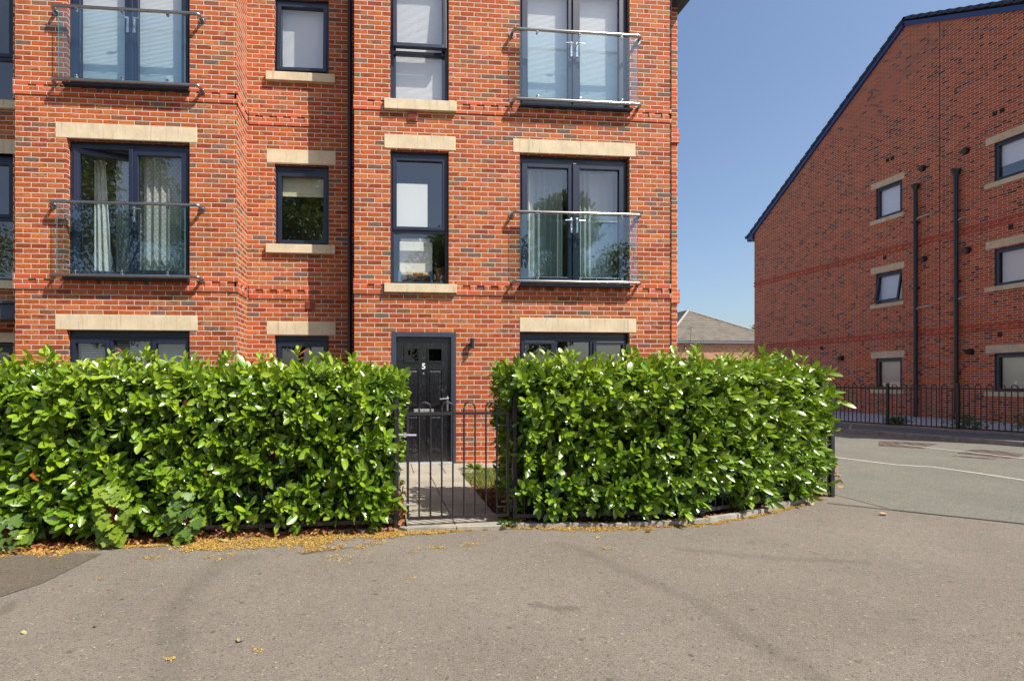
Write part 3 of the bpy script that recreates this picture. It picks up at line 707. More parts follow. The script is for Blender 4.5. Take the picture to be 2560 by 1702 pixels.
curtain(2.50, 3.02, 2.86, 4.85, .34, 5, .035, m_voile, label='greenish voile curtain behind the left leaf of the right-hand French door', group='curtains behind the glass doors', seed=6)
curtain(3.20, 3.52, 2.86, 4.85, .32, 4, .03, m_voile, label='pale voile curtain behind the right leaf of the right-hand French door', group='curtains behind the glass doors', seed=7)
curtain(3.52, 3.92, 2.86, 4.85, .36, 2, .008, m_lin, label='flat cream curtain panel at the right edge of the right-hand French door', group='curtains behind the glass doors', seed=8)
# folding chair and teddy bear in the tall narrow window
m_blue = simple('blue_painted_wood', (.05, .20, .34), .5); m_cush = simple('cream_canvas', (.84, .84, .76), .9, var=.1, vs=15); m_tart = brick_mat('tartan_webbing', [((.30, .10, .03), .5), ((.55, .48, .36), .5)], (.6, .55, .42), True, bw=.09, bh=.05, vary=False)
ch = thing('folding_chair', 'cream canvas chair with blue legs seen from behind in the tall narrow window', 'chair', (.56, .55, 2.8))
M = MB(); M.box(.28, .82, .27, .31, 3.10, 3.60); M.build('backrest', m_cush, ch, bevel=.012, seg=2)
M = MB(); M.box(.30, .78, .30, .35, 3.60, 3.67); M.build('headrest', m_cush, ch, bevel=.02, seg=2)
M = MB(); M.box(.30, .80, .24, .70, 3.045, 3.10); M.build('seat', m_tart, ch, bevel=.01)
for x in (.28, .80):
    for y in (.25, .70): M = MB(); M.box(x-.02, x+.02, y-.02, y+.02, 2.8, 3.12); M.build('leg', m_blue, ch, bevel=.004)
M = MB(); M.sphere((.94, .32, 3.0), .085, (1, .85, 1.15)); M.sphere((.94, .30, 3.12), .07, (1.05, .9, .95)); M.sphere((.94, .235, 3.105), .03); 
for s in (-1, 1): M.sphere((.94+s*.055, .31, 3.175), .026); M.sphere((.94+s*.08, .27, 3.02), .032, (1, 1, 1.6)); M.sphere((.94+s*.05, .25, 2.925), .036, (1, 1.7, .9))
tb = M.build('teddy_bear', simple('golden_plush', (.42, .25, .09), .95, var=.4, vs=60, bump=1., bs=250, bd=.006), smooth=True); tag(tb, 'small golden teddy bear beside the canvas chair in the tall narrow window', 'teddy bear')
M = MB(); M.sphere((.94, .206, 3.112), .010); M.sphere((.914, .238, 3.135), .008); M.sphere((.966, .238, 3.135), .008); M.build('face', m_black, tb)

# ================================================================= GABLE BUILDING ON THE RIGHT
XG = 17.9
A = thing('gabled_building', 'shaded dark red brick gable wall with small windows and black pipes across the road', 'building', (XG, 6, 0))
def Pg(u, z, dd): return (XG+dd, u, z)
M = MB()
SW = [(7.98, 8.90, 7.15, 8.285), (7.98, 8.90, 4.10, 5.18), (7.98, 8.90, 1.02, 2.13)]
BW = [(3.55, 5.38, 7.15, 8.285), (3.55, 5.38, 4.08, 5.18), (3.55, 5.38, 1.02, 2.13)]
wall(M, Pg, -2.4, 14.85, 0, 8.45, SW+BW)
top = [(14.85, 8.45), (14.85, 8.52), (7.86, 13.58), (4.2, 11.45), (-2.4, 11.45), (-2.4, 8.45)]  # flat-topped near end is unseen, added and raised to cast the road shadow
M.face([(XG, y, z) for y, z in top], [(y, z) for y, z in top])
wall(M, lambda u, z, dd: (u, 14.85, z), XG, 30, 0, 8.45); wall(M, lambda u, z, dd: (u, -2.4, z), XG, 30, 0, 11.45); wall(M, lambda u, z, dd: (30, u, z), -2.4, 14.85, 0, 8.45)
M.build('wall', m_brick_g, A)
M = MB(); M.box(XG+1.2, XG+1.3, -2.3, 14.7, 0, 8.4)
for z in (.1, 3.1, 6.1): M.box(XG+.25, XG+1.2, -2.3, 14.7, z-.15, z)
M.build('interior_wall', m_plaster, A)
for z in (2.80, 5.83): dentil(A, [(-2.4, 14.88, 1)], z, Pg, m_band_g, proud=.010)
def slope_tiles(p0, p1, n):
    M = MB(); a, b = Vector(p0), Vector(p1); d = (b-a); L = d.length; d /= L; up = Vector((-d.y, d.x)); 
    if up.y < 0: up = -up
    for i in range(n):
        s, e = a+d*L*i/n-d*.03, a+d*L*(i+1)/n
        q = [s+up*.055, e+up*.012, e-up*.07, s-up*.03]
        F = [(XG-.12, *c) for c in q]; Bk = [(XG+12, *c) for c in q]
        M.face(F)
        for k in range(4): M.face([F[k], F[(k+1) % 4], Bk[(k+1) % 4], Bk[k]])
    return M
for (p, q, n) in (((15.22, 8.36), (7.80, 13.76), 28), ((4.0, 11.60), (7.86, 13.76), 14)): slope_tiles(p, q, n).build('roof', m_roof, A)
M = MB()
for (p, q) in (((15.15, 8.28), (7.86, 13.60)), ((4.0, 11.42), (7.86, 13.60))):
    a, b = Vector(p), Vector(q); d_ = (b-a).normalized(); up = Vector((-d_.y, d_.x)); up = -up if up.y < 0 else up
    F = [(XG-.09, *c) for c in (a+up*.03, b+up*.03, b-up*.10, a-up*.10)]; Bk = [(XG-.001, y, z) for _, y, z in F]
    M.face(F)
    for k in range(4): M.face([F[k], F[(k+1) % 4], Bk[(k+1) % 4], Bk[k]])
M.box(XG-.11, XG+.1, 14.85, 15.20, 8.10, 8.34)
M.build('bargeboard', simple('blue_bargeboard', (.030, .055, .17), .3), A)
M = MB(); M.tube([(XG-.15, 15.24, 8.32), (XG+12, 15.24, 8.32)], .07, 12); M.tube([(XG-.13, 15.05, 8.12), (XG+.3, 15.05, 8.12)], .05, 10); M.build('gutter', m_fascia, A)
M = MB(); M.box(XG-.1, 30, -2.5, 4.2, 11.45, 11.6); M.build('shadow_block_top', m_roof, A)  # top of the added out-of-view block that only shapes the gable's shadow
for (y0, y1) in ((7.90, 9.08), (3.4, 5.58)):
    for z0, z1 in ((8.29, 8.51), (5.21, 5.44), (2.14, 2.37)):
        M = MB(); M.box(XG-.008, XG+.2, y0, y1, z0, z1); M.build('lintel', m_stone, A, bevel=.006)
    for z0, z1 in ((7.0, 7.145), (3.95, 4.09), (.87, 1.012)):
        M = MB(); M.box(XG-.05, XG+.1, y0, y1, z0, z1); M.build('sill', m_stone, A, bevel=.006)
for i, h in enumerate(SW+BW):
    w = window(A, 'single', (XG, h[1], h[2]), h[1]-h[0], h[3]-h[2], rot=-PI/2, head=.03, tilt=R(9) if i == 1 else 0, inset=.05)
    zt = .05 if i != 3 else .42
    if i in (4, 5): blind(w, .09, h[1]-h[0]-.09, .05, 1.05, .17, .03, simple('peach_blind', (.70, .50, .38), .85) if i == 4 else m_blind_o)
    else: blind(w, .09, h[1]-h[0]-.09, zt, 1.05, .135, .03 if i != 1 else .06, m_blind if i < 2 or i == 3 else simple('beige_blind', (.60, .45, .36), .85))
for (y, zt) in ((7.46, 7.74), (6.27, 7.73)):
    M = MB(); M.tube([(XG-.10, y, .1), (XG-.10, y, zt)], .056, 14); 
    M.tube([(XG-.10, y, zt-.02), (XG-.10, y, zt+.09)], .062, 14, r1=.11); M.tube([(XG-.10, y, zt+.09), (XG-.10, y, zt+.16)], .115, 14)
    for z in (1.6, 4.4, 6.6): M.box(XG-.17, XG, y-.07, y+.07, z, z+.04)
    M.build('soil_pipe', m_pipe, A)
    for z in ((6.75,) if y > 7 else (6.35, 3.9)) + ((3.75,) if y > 7 else ()):
        M = MB(); M.tube([(XG, y-.42, z+.03), (XG-.04, y-.42, z+.03), (XG-.08, y-.38, z+.03), (XG-.10, y-.06, z), (XG-.10, y-.03, z-.10)] if y > 7 else [(XG, y-.16, z+.02), (XG-.08, y-.14, z), (XG-.10, y-.02, z-.05)], .017, 8)
        M.build('overflow_pipe', simple('pale_plastic_pipe', (.55, .58, .42), .5), A)
for (y, z) in ((7.30, 8.37), (6.07, 8.38), (7.27, 5.35), (6.03, 5.33), (10.26, 2.20), (5.96, 2.22)):
    M = MB(); M.tube([(XG, y, z), (XG-.05, y, z)], .10, 18); M.tube([(XG-.05, y, z), (XG-.11, y, z-.015)], .095, 18, r1=.075); M.tube([(XG-.03, y+.10, z+.03), (XG-.03, y+.15, z+.02)], .025, 8)
    M.build('round_vent', m_pipe, A)
m_vd = simple('dark_vent', (.035, .014, .012), .8)
for (y, z) in ((8.475, 9.15), (8.305, 9.15), (5.35, 9.15), (5.18, 9.15), (8.57, 5.72), (5.23, 2.68), (11.15, 2.66), (4.98, 5.72)):
    M = MB(); M.box(XG-.012, XG+.01, y-.055, y+.055, z-.07, z+.07); M.build('air_vent', m_vd, A)
M = MB(); M.box(XG-.004, XG+.01, 6.805, 6.818, 0, 12.9); M.build('movement_joint', m_vd, A)

# ================================================================= HIPPED HOUSE BEYOND
Hh = thing('hipped_house', 'distant pink brick house with grey hipped tile roof between the two brick buildings', 'house', (32, 40, 0))
x0, x1, yf, ze = 25.95, 37.75, 36.0, 4.98; xm = (x0+x1)/2; hw = (x1-x0)/2; za = ze+hw*.60
M = MB(); wall(M, lambda u, z, dd: (u, yf+.35+dd, z), x0+.35, x1-.35, 0, ze-.12); wall(M, lambda u, z, dd: (x0+.35+dd, u, z), yf+.35, yf+24, 0, ze-.12); wall(M, lambda u, z, dd: (x1-.35-dd, u, z), yf+.35, yf+24, 0, ze-.12)
M.build('wall', m_brick_h, Hh)
m_ht = simple('grey_concrete_tile', (.21, .185, .15), .8, spec=.2, var=.28, vs=1.6, bump=.3, bs=30)
M = MB(); nr = 16
def hp(side, k, e):   # a point on the roof at fraction k from the eave, e=0/1 end of the course
    if side == 'f': return (x0+hw*k if e == 0 else x1-hw*k, yf+hw*k, ze+(za-ze)*k)
    if side == 'l': return (x0+hw*k, yf+24 if e == 0 else yf+hw*k, ze+(za-ze)*k)
    return (x1-hw*k, yf+hw*k if e == 0 else yf+24, ze+(za-ze)*k)
for s in 'flr':
    for i in range(nr):
        a, b = i/nr, (i+1)/nr; lift = .10
        p0, p1, p2, p3 = hp(s, a, 0), hp(s, a, 1), hp(s, b, 1), hp(s, b, 0)
        q0 = (p0[0], p0[1], p0[2]+lift); q1 = (p1[0], p1[1], p1[2]+lift)
        M.face([q0, q1, p2, p3]); M.face([p0, p1, q1, q0])
M.build('roof', m_ht, Hh)
M = MB()
for e in (0, 1): M.tube([hp('f', 0, e)[:2]+(ze+.06,), (xm, yf+hw, za+.06)], .11, 8)
M.tube([(xm, yf+hw, za+.06), (xm, yf+24, za+.06)], .11, 8); M.build('ridge_tiles', simple('ridge_tile', (.33, .32, .29), .8, var=.2), Hh)
M = MB(); M.box(x0-.02, x1+.02, yf-.02, yf+.03, ze-.20, ze-.02); M.build('fascia_board', m_white, Hh)
M = MB(); M.tube([(x0-.05, yf-.07, ze-.02), (x1+.05, yf-.07, ze-.02)], .06, 8); M.box(x0-.03, x1+.03, yf+.03, yf+.4, ze-.22, ze-.18); M.build('gutter', m_fascia, Hh)
m_alu = simple('aerial_metal', (.16, .16, .17), .5, .6)
M = MB(); bx, bz = 27.9, 4.3; M.tube([(28.1, yf+.2, bz), (28.16, yf-.2, 4.7), (28.24, yf-.25, 6.2)], .022, 6)
M.tube([(27.75, yf-.25, 6.1), (28.28, yf-.25, 6.0)], .018, 6)
for k in range(4): M.tube([(27.8+k*.11, yf-.45, 6.09-k*.02), (27.8+k*.11, yf-.05, 6.09-k*.02)], .014, 5); M.tube([(27.8+k*.11, yf-.25, 5.9), (27.8+k*.11, yf-.25, 6.22)], .012, 5)
M.tube([(28.0, yf+.3, 4.5), (27.9, yf+.1, 4.15)], .05, 8)
for p in (((27.9, yf+.15, 4.2), (27.55, yf+.34, 3.75)), ((27.55, yf+.3, 4.25), (27.2, yf+.34, 3.95)), ((27.2, yf+.34, 4.35), (27.2, yf+.34, 3.95))): M.tube(p, .02, 6)
M.build('aerial', m_alu, Hh)

# ================================================================= LEAF ENGINE
def template_laurel():
    st = [(.18, .62), (.42, .95), (.68, 1.0), (.88, .62)]
    V = [(0, 0, 0)]; 
    for t, w in st: V += [(t, -w, 1), (t, 0, 0), (t, w, 1)]
    V.append((1, 0, 0)); F = [(0, 2, 1), (0, 3, 2)]
    for k in range(3):
        b = 1+3*k; F += [(b, b+1, b+4, b+3), (b+1, b+2, b+5, b+4)]
    F += [(10, 11, 13), (11, 12, 13)]
    return np.array(V, float), F
def template_maple():
    o = [(0, 0), (.05, .22), (-.04, .42), (.14, .50), (.20, .80), (.34, .62), (.48, .66), (.50, .42), (.62, .38), (.74, .46), (.80, .26), (1.0, 0)]
    o = o+[(x, -y) for x, y in reversed(o[1:-1])]
    V = [(.38, 0, 0)]+[(x, y*1.15, 1) for x, y in o]; n = len(o)
    return np.array(V, float), [(0, 1+i, 1+(i+1) % n) for i in range(n)]
def template_quad(): return np.array([(0, -1, 1), (1, -.8, 1), (1, .8, 1), (0, 1, 1)], float), [(0, 1, 2, 3)]
def template_oval():
    V = [(0, 0, 0), (.3, -.8, 1), (.75, -.75, 1), (1, 0, 0), (.75, .75, 1), (.3, .8, 1)]; return np.array(V, float), [(0, 1, 2, 3), (0, 3, 4, 5)]
TL, TM, TQ, TO = template_laurel(), template_maple(), template_quad(), template_oval()
def norm(a): return a/np.maximum(np.linalg.norm(a, axis=1, keepdims=True), 1e-9)
def leaves(name, mat, tpl, P, D, N, Lg, Wd, tint, parent=None, curl=.18, fold=.25, smooth=True):
    V, F = tpl; n = len(P); nv = len(V)
    D = norm(D); N = norm(N-(N*D).sum(1, keepdims=True)*D); Sd = np.cross(D, N)
    t = V[:, 0][None, :, None]; s = V[:, 1][None, :, None]; L = Lg[:, None, None]; w = Wd[:, None, None]
    cu = (curl*rng.uniform(.2, 1.7, n))[:, None, None]; fo = (fold*rng.uniform(.3, 1.5, n))[:, None, None]
    co = P[:, None, :]+D[:, None, :]*(t*L)+Sd[:, None, :]*(s*w)+N[:, None, :]*(-cu*t*t*L+fo*np.abs(s)*w)
    co = co.reshape(-1, 3)
    me = bpy.data.meshes.new(name); me.vertices.add(n*nv); me.vertices.foreach_set('co', co.astype(np.float32).ravel())
    ls = np.array([len(f) for f in F]); fl = np.concatenate([np.array(f) for f in F])
    loops = (fl[None, :]+(np.arange(n)*nv)[:, None]).ravel(); me.loops.add(len(loops)); me.loops.foreach_set('vertex_index', loops.astype(np.int32))
    tot = np.tile(ls, n); st = np.concatenate([[0], np.cumsum(tot)[:-1]]); me.polygons.add(len(tot))
    me.polygons.foreach_set('loop_start', st.astype(np.int32)); me.polygons.foreach_set('loop_total', tot.astype(np.int32))
    me.polygons.foreach_set('use_smooth', np.ones(len(tot), bool) if smooth else np.zeros(len(tot), bool))
    a = me.color_attributes.new('tint', 'FLOAT_COLOR', 'POINT'); col = np.ones((n, nv, 4), np.float32)
    col[:, :, 0] = np.clip(tint, 0, 1)[:, None]; col[:, :, 1] = V[:, 2][None, :]; col[:, :, 2] = V[:, 0][None, :]
    a.data.foreach_set('color', col.ravel()); me.materials.append(mat); me.update(); me.validate()
    o = bpy.data.objects.new(name, me); C.objects.link(o); par(o, parent); return o
def vnoise(x, y, f, seed=0):
    r = np.random.default_rng(seed); out = 0
    for k in range(5):
        a = r.uniform(0, 2*PI); q = f*r.uniform(.6, 1.8); out = out+np.sin((x*math.cos(a)+y*math.sin(a))*q+r.uniform(0, 6))
    return out/5
def shoots(P, D, nl, size, up=.25, tint0=.5, spread=.95, slen=.10):
    """each shoot carries nl leaves spiralling round its axis; returns leaf arrays"""
    n = len(P); D = norm(D); ref = np.where(np.abs(D[:, 2:3]) > .9, [[1., 0, 0]], [[0, 0, 1.]]); A_ = norm(np.cross(D, ref)); B_ = np.cross(A_, D)
    ph = rng.uniform(0, 2*PI, n); out = []
    for k in range(nl):
        a = ph+k*2.4; f = k/(nl-1); sp = spread*(1.15-.75*f)*rng.uniform(.75, 1.2, n)
        rad = A_*np.cos(a)[:, None]+B_*np.sin(a)[:, None]
        d = norm(D*np.cos(sp)[:, None]+rad*np.sin(sp)[:, None]+np.array([0, 0, -.10])+rng.normal(0, .10, (n, 3)))
        nn = norm(D*np.sin(sp)[:, None]-rad*np.cos(sp)[:, None]+np.array([0, 0, up])+rng.normal(0, .18, (n, 3)))
        p = P+D*(slen*f)[..., None] if np.ndim(f) else P+D*slen*f
        L = size*(.82+.3*math.sin(PI*min(1, .25+.6*f)))*rng.uniform(.62, 1.28, n)
        out.append((p, d, nn, L, tint0+.16*f+rng.normal(0, .10, n)))
    return [np.concatenate([o[i] for o in out]) for i in range(5)]
def hedge(name, label, pts, th, h, ends, dens=175, group=None, seed=1, ovh=(0, 0)):
    root = thing(name, label, 'hedge', (sum(p[0] for p in pts)/len(pts), pts[0][1]+th/2, 0), group)
    pts = np.array(pts, float); sg = np.diff(pts, axis=0); sl_ = np.linalg.norm(sg, axis=1); cs = np.concatenate([[0], np.cumsum(sl_)]); Lt = cs[-1]
    def at(s):
        i = np.clip(np.searchsorted(cs, s, 'right')-1, 0, len(sg)-1); k = (s-cs[i])/sl_[i]; p = pts[i]+sg[i]*k[:, None]
        # blend the outward normal across joints
        nn = np.stack([sg[i][:, 1], -sg[i][:, 0]], 1)/sl_[i][:, None]; j = np.clip(i+1, 0, len(sg)-1); n2 = np.stack([sg[j][:, 1], -sg[j][:, 0]], 1)/sl_[j][:, None]
        return p, norm(nn*(1-k[:, None]*.5)+n2*k[:, None]*.5)
    arr = []
    def add(s, t, z, outw, dep, size, up, tint0, nl=7):
        p, nn = at(s); tang = np.stack([-nn[:, 1], nn[:, 0]], 1)
        bulge = .035*vnoise(s*1., z*1., 5, seed)+.02*vnoise(s, z, 14, seed+1)
        P = np.zeros((len(s), 3)); P[:, :2] = p-nn*t[:, None]; P[:, 2] = z
        o3 = np.zeros((len(s), 3)); o3[:, :2] = nn*outw[0]+tang*outw[1]; o3[:, 2] = outw[2]
        P += norm(o3)*(bulge-dep)[:, None]
        D = norm(o3)*.75+np.array([0, 0, up])+rng.normal(0, .38, P.shape)
        arr.append(shoots(P, D, nl, size, tint0=tint0))
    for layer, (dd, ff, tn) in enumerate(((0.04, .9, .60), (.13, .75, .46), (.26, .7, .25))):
        n = int(Lt*(h-.12)*dens*ff); s = rng.uniform(0, Lt, n); z = .10+(h-.10)*rng.uniform(0, 1, n)**.92
        keep = (vnoise(s, z, 6.5, seed+5) > -.33) | (z > h*.66) | (layer > 1); s, z = s[keep], z[keep]
        bot = np.clip((.35-z)/.35, 0, 1)*.08
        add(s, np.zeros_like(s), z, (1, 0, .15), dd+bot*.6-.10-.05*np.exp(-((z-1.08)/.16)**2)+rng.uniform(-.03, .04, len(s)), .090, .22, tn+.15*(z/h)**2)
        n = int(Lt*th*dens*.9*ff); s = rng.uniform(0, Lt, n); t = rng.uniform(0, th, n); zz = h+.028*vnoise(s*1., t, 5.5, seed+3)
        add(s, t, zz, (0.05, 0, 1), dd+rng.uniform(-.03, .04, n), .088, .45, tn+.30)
        for e, sgn in ((0, -1), (1, 1)):
            if not ends[e]: continue
            n = int(th*h*dens*ff*1.1); t = rng.uniform(0, th, n); z = rng.uniform(.10, h, n)
            add(np.full(n, 1e-4 if e == 0 else Lt-1e-4), t, z, (0, sgn, .1), dd-ovh[e]*(z/h)+rng.uniform(-.03, .04, n), .088, .3, tn+.05)
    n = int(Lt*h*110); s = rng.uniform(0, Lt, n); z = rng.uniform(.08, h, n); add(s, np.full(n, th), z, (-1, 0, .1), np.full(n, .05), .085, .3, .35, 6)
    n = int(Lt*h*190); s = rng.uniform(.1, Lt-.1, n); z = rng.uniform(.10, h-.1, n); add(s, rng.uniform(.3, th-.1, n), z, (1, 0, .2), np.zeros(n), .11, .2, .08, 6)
    # a few long shoots standing proud of the top
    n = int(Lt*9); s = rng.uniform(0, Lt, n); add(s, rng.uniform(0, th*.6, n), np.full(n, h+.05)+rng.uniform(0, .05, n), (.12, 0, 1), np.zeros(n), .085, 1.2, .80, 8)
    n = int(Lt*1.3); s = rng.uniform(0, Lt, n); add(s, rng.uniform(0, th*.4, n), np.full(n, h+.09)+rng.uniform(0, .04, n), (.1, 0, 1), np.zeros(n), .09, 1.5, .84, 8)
    P, D, N, L, T = [np.concatenate([a[i] for a in arr]) for i in range(5)]
    L = L*np.exp(rng.normal(0, .13, len(L)))*(1+.38*np.clip((-1.4-P[:, 0])/1.8, 0, 1)*np.clip((1.15-P[:, 2])/.9, 0, 1))
    red = rng.uniform(0, 1, len(T)) > .998; T = np.where(red, 1., np.clip(T, 0, .955+.02*rng.uniform(0, 1, len(T))))
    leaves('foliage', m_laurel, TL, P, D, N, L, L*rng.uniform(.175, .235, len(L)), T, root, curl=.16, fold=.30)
    M = MB(); r = random.Random(seed)
    for i in range(int(Lt*9)):
        s = np.array([r.uniform(.1, Lt-.05)]); p, nn = at(s); p = p[0]-nn[0]*r.uniform(.2, th-.2); a = Vector((p[0], p[1], 0))
        b = a+Vector((r.uniform(-.15, .15), r.uniform(-.15, .1), r.uniform(.5, .8))); c = b+Vector((r.uniform(-.2, .2), r.uniform(-.2, .1), r.uniform(.3, .6)))
        M.tube([a, b, c], .013, 5, r1=.005)
    M.build('branches', m_stem, root)
    return root
hedge('laurel_hedge', 'glossy green laurel hedge left of the black gate', [(-5.9, -3.55), (-3.0, -3.50), (-1.5, -3.42), (.03, -3.36)], .85, 1.385, (0, 1), group='laurel hedges in front of the flats', seed=3, ovh=(0, .13))
hedge('laurel_hedge', 'glossy green laurel hedge right of the gate, curving round the corner', [(1.31, -3.26), (2.0, -3.33), (2.7, -3.34), (3.15, -3.28), (3.75, -3.06), (4.3, -2.83), (4.95, -2.55)], .85, 1.425, (1, 1), group='laurel hedges in front of the flats', seed=8, ovh=(.10, .02))

# ================================================================= RAILINGS AND GATE
def railing(name, label, pts, posts, zb=.085, zt=1.07, spacing=.105, r=.0065, phw=.02, ph=1.17, bows=False, group=None, mat=m_rail, base=0.):
    root = thing(name, label, 'fence', (pts[0][0], pts[0][1], base), group)
    v = [Vector(p) for p in pts]; cs = [0]
    for a, b in zip(v, v[1:]): cs.append(cs[-1]+(b-a).length)
    def at(s):
        for i in range(len(v)-1):
            if s <= cs[i+1]+1e-6: return v[i]+(v[i+1]-v[i])*((s-cs[i])/(cs[i+1]-cs[i]))
        return v[-1]
    def dr(s): return (at(min(s+.01, cs[-1]))-at(max(s-.01, 0))).normalized()
    ps = posts if posts else []
    edges = sorted(ps)
    for k, (a, b) in enumerate(zip(edges, edges[1:])):
        M = MB(); n = max(1, int((b-a)/.25))
        for z in (zb, zt):
            for i in range(n):
                p, q = at(a+(b-a)*i/n), at(a+(b-a)*(i+1)/n); d_ = (q-p).normalized(); nn = Vector((-d_.y, d_.x))*.006
                c = [(*(p-nn), z+base-.018), (*(q-nn), z+base-.018), (*(q+nn), z+base-.018), (*(p+nn), z+base-.018)]; t_ = [(x, y, zz+.036) for x, y, zz in c]
                M.face([c[0], c[1], t_[1], t_[0]]); M.face([c[2], c[3], t_[3], t_[2]]); M.face(t_); M.face(c[::-1])
        m = max(1, round((b-a)/spacing)); prev = None
        for i in range(1, m):
            p = at(a+(b-a)*i/m); top = zt+base
            M.tube([(p.x, p.y, zb+base), (p.x, p.y, top)], r, 6)
            if bows and i % 2 == 1 and i+1 < m:
                q = at(a+(b-a)*(i+1)/m); c = (p+q)/2; hw_ = (q-p)/2
                M.tube([(*(c-hw_*math.cos(PI*j/8)), top+.05*(0 if j in (0, 8) else 1)+.05*math.sin(PI*j/8)) if False else (*(c-hw_*math.cos(PI*j/8)), top+.04+.055*math.sin(PI*j/8)) for j in range(9)], r, 6)
                for w_ in (p, q): M.tube([(w_.x, w_.y, top), (w_.x, w_.y, top+.04)], r, 6)
        M.build('railing_panel', mat, root)
    for s in edges:
        p = at(s); M = MB(); M.box(p.x-phw, p.x+phw, p.y-phw, p.y+phw, base, base+ph); M.build('post', mat, root, bevel=.003)
    return root
railing('metal_fence', 'black metal railings half swallowed by the hedge left of the gate', [(.129, -3.355), (-1.9, -3.44), (-3.9, -3.52), (-5.9, -3.60)], [0, 2.03, 4.03, 6.03], group='railings round the front garden')
railing('metal_fence', 'black metal railings inside the hedge right of the gate', [(1.232, -3.28), (1.60, -3.295), (3.05, -3.26), (3.75, -3.02), (4.4, -2.74), (5.19, -2.46), (5.20, -.2)], [0, .37, 1.85, 3.1, 4.38, 6.6], ph=1.19, group='railings round the front garden')
M = MB(); M.box(5.165, 5.215, -2.50, -2.45, 0, 1.27); tag(M.build('corner_post', m_rail, bevel=.004), 'dark corner post at the right-hand end of the curved hedge', 'post')
gt = thing('garden_gate', 'narrow black bow-topped metal gate across the garden path', 'gate', (1.19, -3.29, 0))
gx0, gx1 = .232, 1.165
def gy(x): return -3.352+(x-.2)*.066
M = MB()
M.box(gx0-.011, gx0+.011, gy(gx0)-.011, gy(gx0)+.011, .10, 1.045); M.box(gx1-.011, gx1+.011, gy(gx1)-.011, gy(gx1)+.011, .10, 1.055)
for z in (.10, 1.045):
    M.face([(gx0, gy(gx0)-.013, z-.012), (gx1, gy(gx1)-.013, z-.012), (gx1, gy(gx1)-.013, z+.014), (gx0, gy(gx0)-.013, z+.014)])
    M.face([(gx0, gy(gx0)-.013, z+.014), (gx1, gy(gx1)-.013, z+.014), (gx1, gy(gx1)+.013, z+.014), (gx0, gy(gx0)+.013, z+.014)])
    M.face([(gx0, gy(gx0)+.013, z-.012), (gx0, gy(gx0)+.013, z+.014), (gx1, gy(gx1)+.013, z+.014), (gx1, gy(gx1)+.013, z-.012)])
    M.face([(gx0, gy(gx0)-.013, z-.012), (gx0, gy(gx0)+.013, z-.012), (gx1, gy(gx1)+.013, z-.012), (gx1, gy(gx1)-.013, z-.012)])
M.build('gate_frame', m_rail, gt)
bars = [gx0+(gx1-gx0)*k/9 for k in range(1, 9)]
for k in range(0, 8, 2):
    a, b = bars[k], bars[k+1]; M = MB(); c = (a+b)/2; hw_ = (b-a)/2
    pts = [(a, gy(a), .10), (a, gy(a), 1.095)]+[(c-hw_*math.cos(PI*j/10), gy(c), 1.095+hw_*math.sin(PI*j/10)) for j in range(1, 10)]+[(b, gy(b), 1.095), (b, gy(b), .10)]
    M.tube(pts, .0082, 8); M.build('bow_bar', m_rail, gt)
for x, z, s in ((gx1, .93, -1), (gx1, .18, -1)):
    M = MB(); M.tube([(x-.10, gy(x)-.02, z), (x+.055, gy(x)-.01, z)], .011, 8); M.tube([(x+.03, gy(x)-.005, z-.04), (x+.03, gy(x)-.005, z+.04)], .012, 8); M.build('hinge', m_rail, gt)
for z in (.86, .235):
    M = MB(); M.tube([(gx0-.085, gy(gx0)-.03, z), (gx0+.075, gy(gx0)-.03, z-.004)], .010, 8); M.box(gx0-.04, gx0-.015, gy(gx0)-.04, gy(gx0)-.005, z-.02, z+.02); M.build('latch', m_silver if z > .5 else m_kerb_f, gt)
F0 = Vector((off(0, 1.9)));
def foff(s): return tuple(off(s, 1.9))
railing('metal_fence', 'black bow-topped railings along the planted bed below the gable wall', [foff(-9), foff(9)], [0, 2.4, 4.95, 6.35, 7.75, 9.2, 10.55, 12.3, 14.2, 16.2, 18.0], zb=.06, zt=1.03, spacing=.098, r=.012, phw=.028, ph=1.16, bows=True, base=.11, mat=m_black)

# ================================================================= SMALL PLANTS AND LITTER
def sapling(name, label, base, n, h, w, lean, seed, tint=.6, size=.074):
    r = np.random.default_rng(seed); root = thing(name, label, 'sapling', (*base, 0), 'sycamore saplings sprouting at the hedge foot')
    M = MB(); P = []; D = []; N = []; L = []; T = []
    for k in range(3):
        e = Vector((base[0]+r.uniform(-w, w)*.4+lean[0], base[1]+lean[1]*h, h*r.uniform(.7, 1)))
        b = Vector((base[0], base[1], 0)); M.tube([b, b.lerp(e, .5)+Vector((0, -.02, .03)), e], .006, 5, r1=.003)
    for i in range(n):
        z = h*(.12+.9*((i+.5)/n)); rad = w*(.5+.5*math.sin(PI*(i+.5)/n)); a = r.uniform(PI*.95, PI*2.05)
        p = np.array([base[0]+lean[0]*z/h+rad*math.cos(a)*r.uniform(.3, 1), base[1]+lean[1]*z-.02+rad*.7*math.sin(a)*r.uniform(.3, 1), z])
        M.tube([(base[0]+lean[0]*z/h*.7, base[1]+lean[1]*z*.6, z*.75), tuple(p)], .0025, 4)
        P.append(p); D.append([math.cos(a)*.5, -.35+.3*math.sin(a), -.75+r.normal(0, .25)]); N.append([r.normal(0, .3), -.8, .6]); L.append(size*r.uniform(.7, 1.25)); T.append(tint+r.normal(0, .18))
    L = np.array(L)
    leaves('foliage', m_sap, TM, np.array(P), np.array(D), np.array(N), L, L*.85, np.array(T), root, curl=.15, fold=.12)
    M.build('stem', simple('red_stem', (.22, .06, .03), .6), root)
sapling('sycamore_sapling', 'bright green sycamore sapling in front of the left hedge, the tallest one', (-2.15, -3.60), 60, .50, .14, (-.02, -.07), 1, .85)
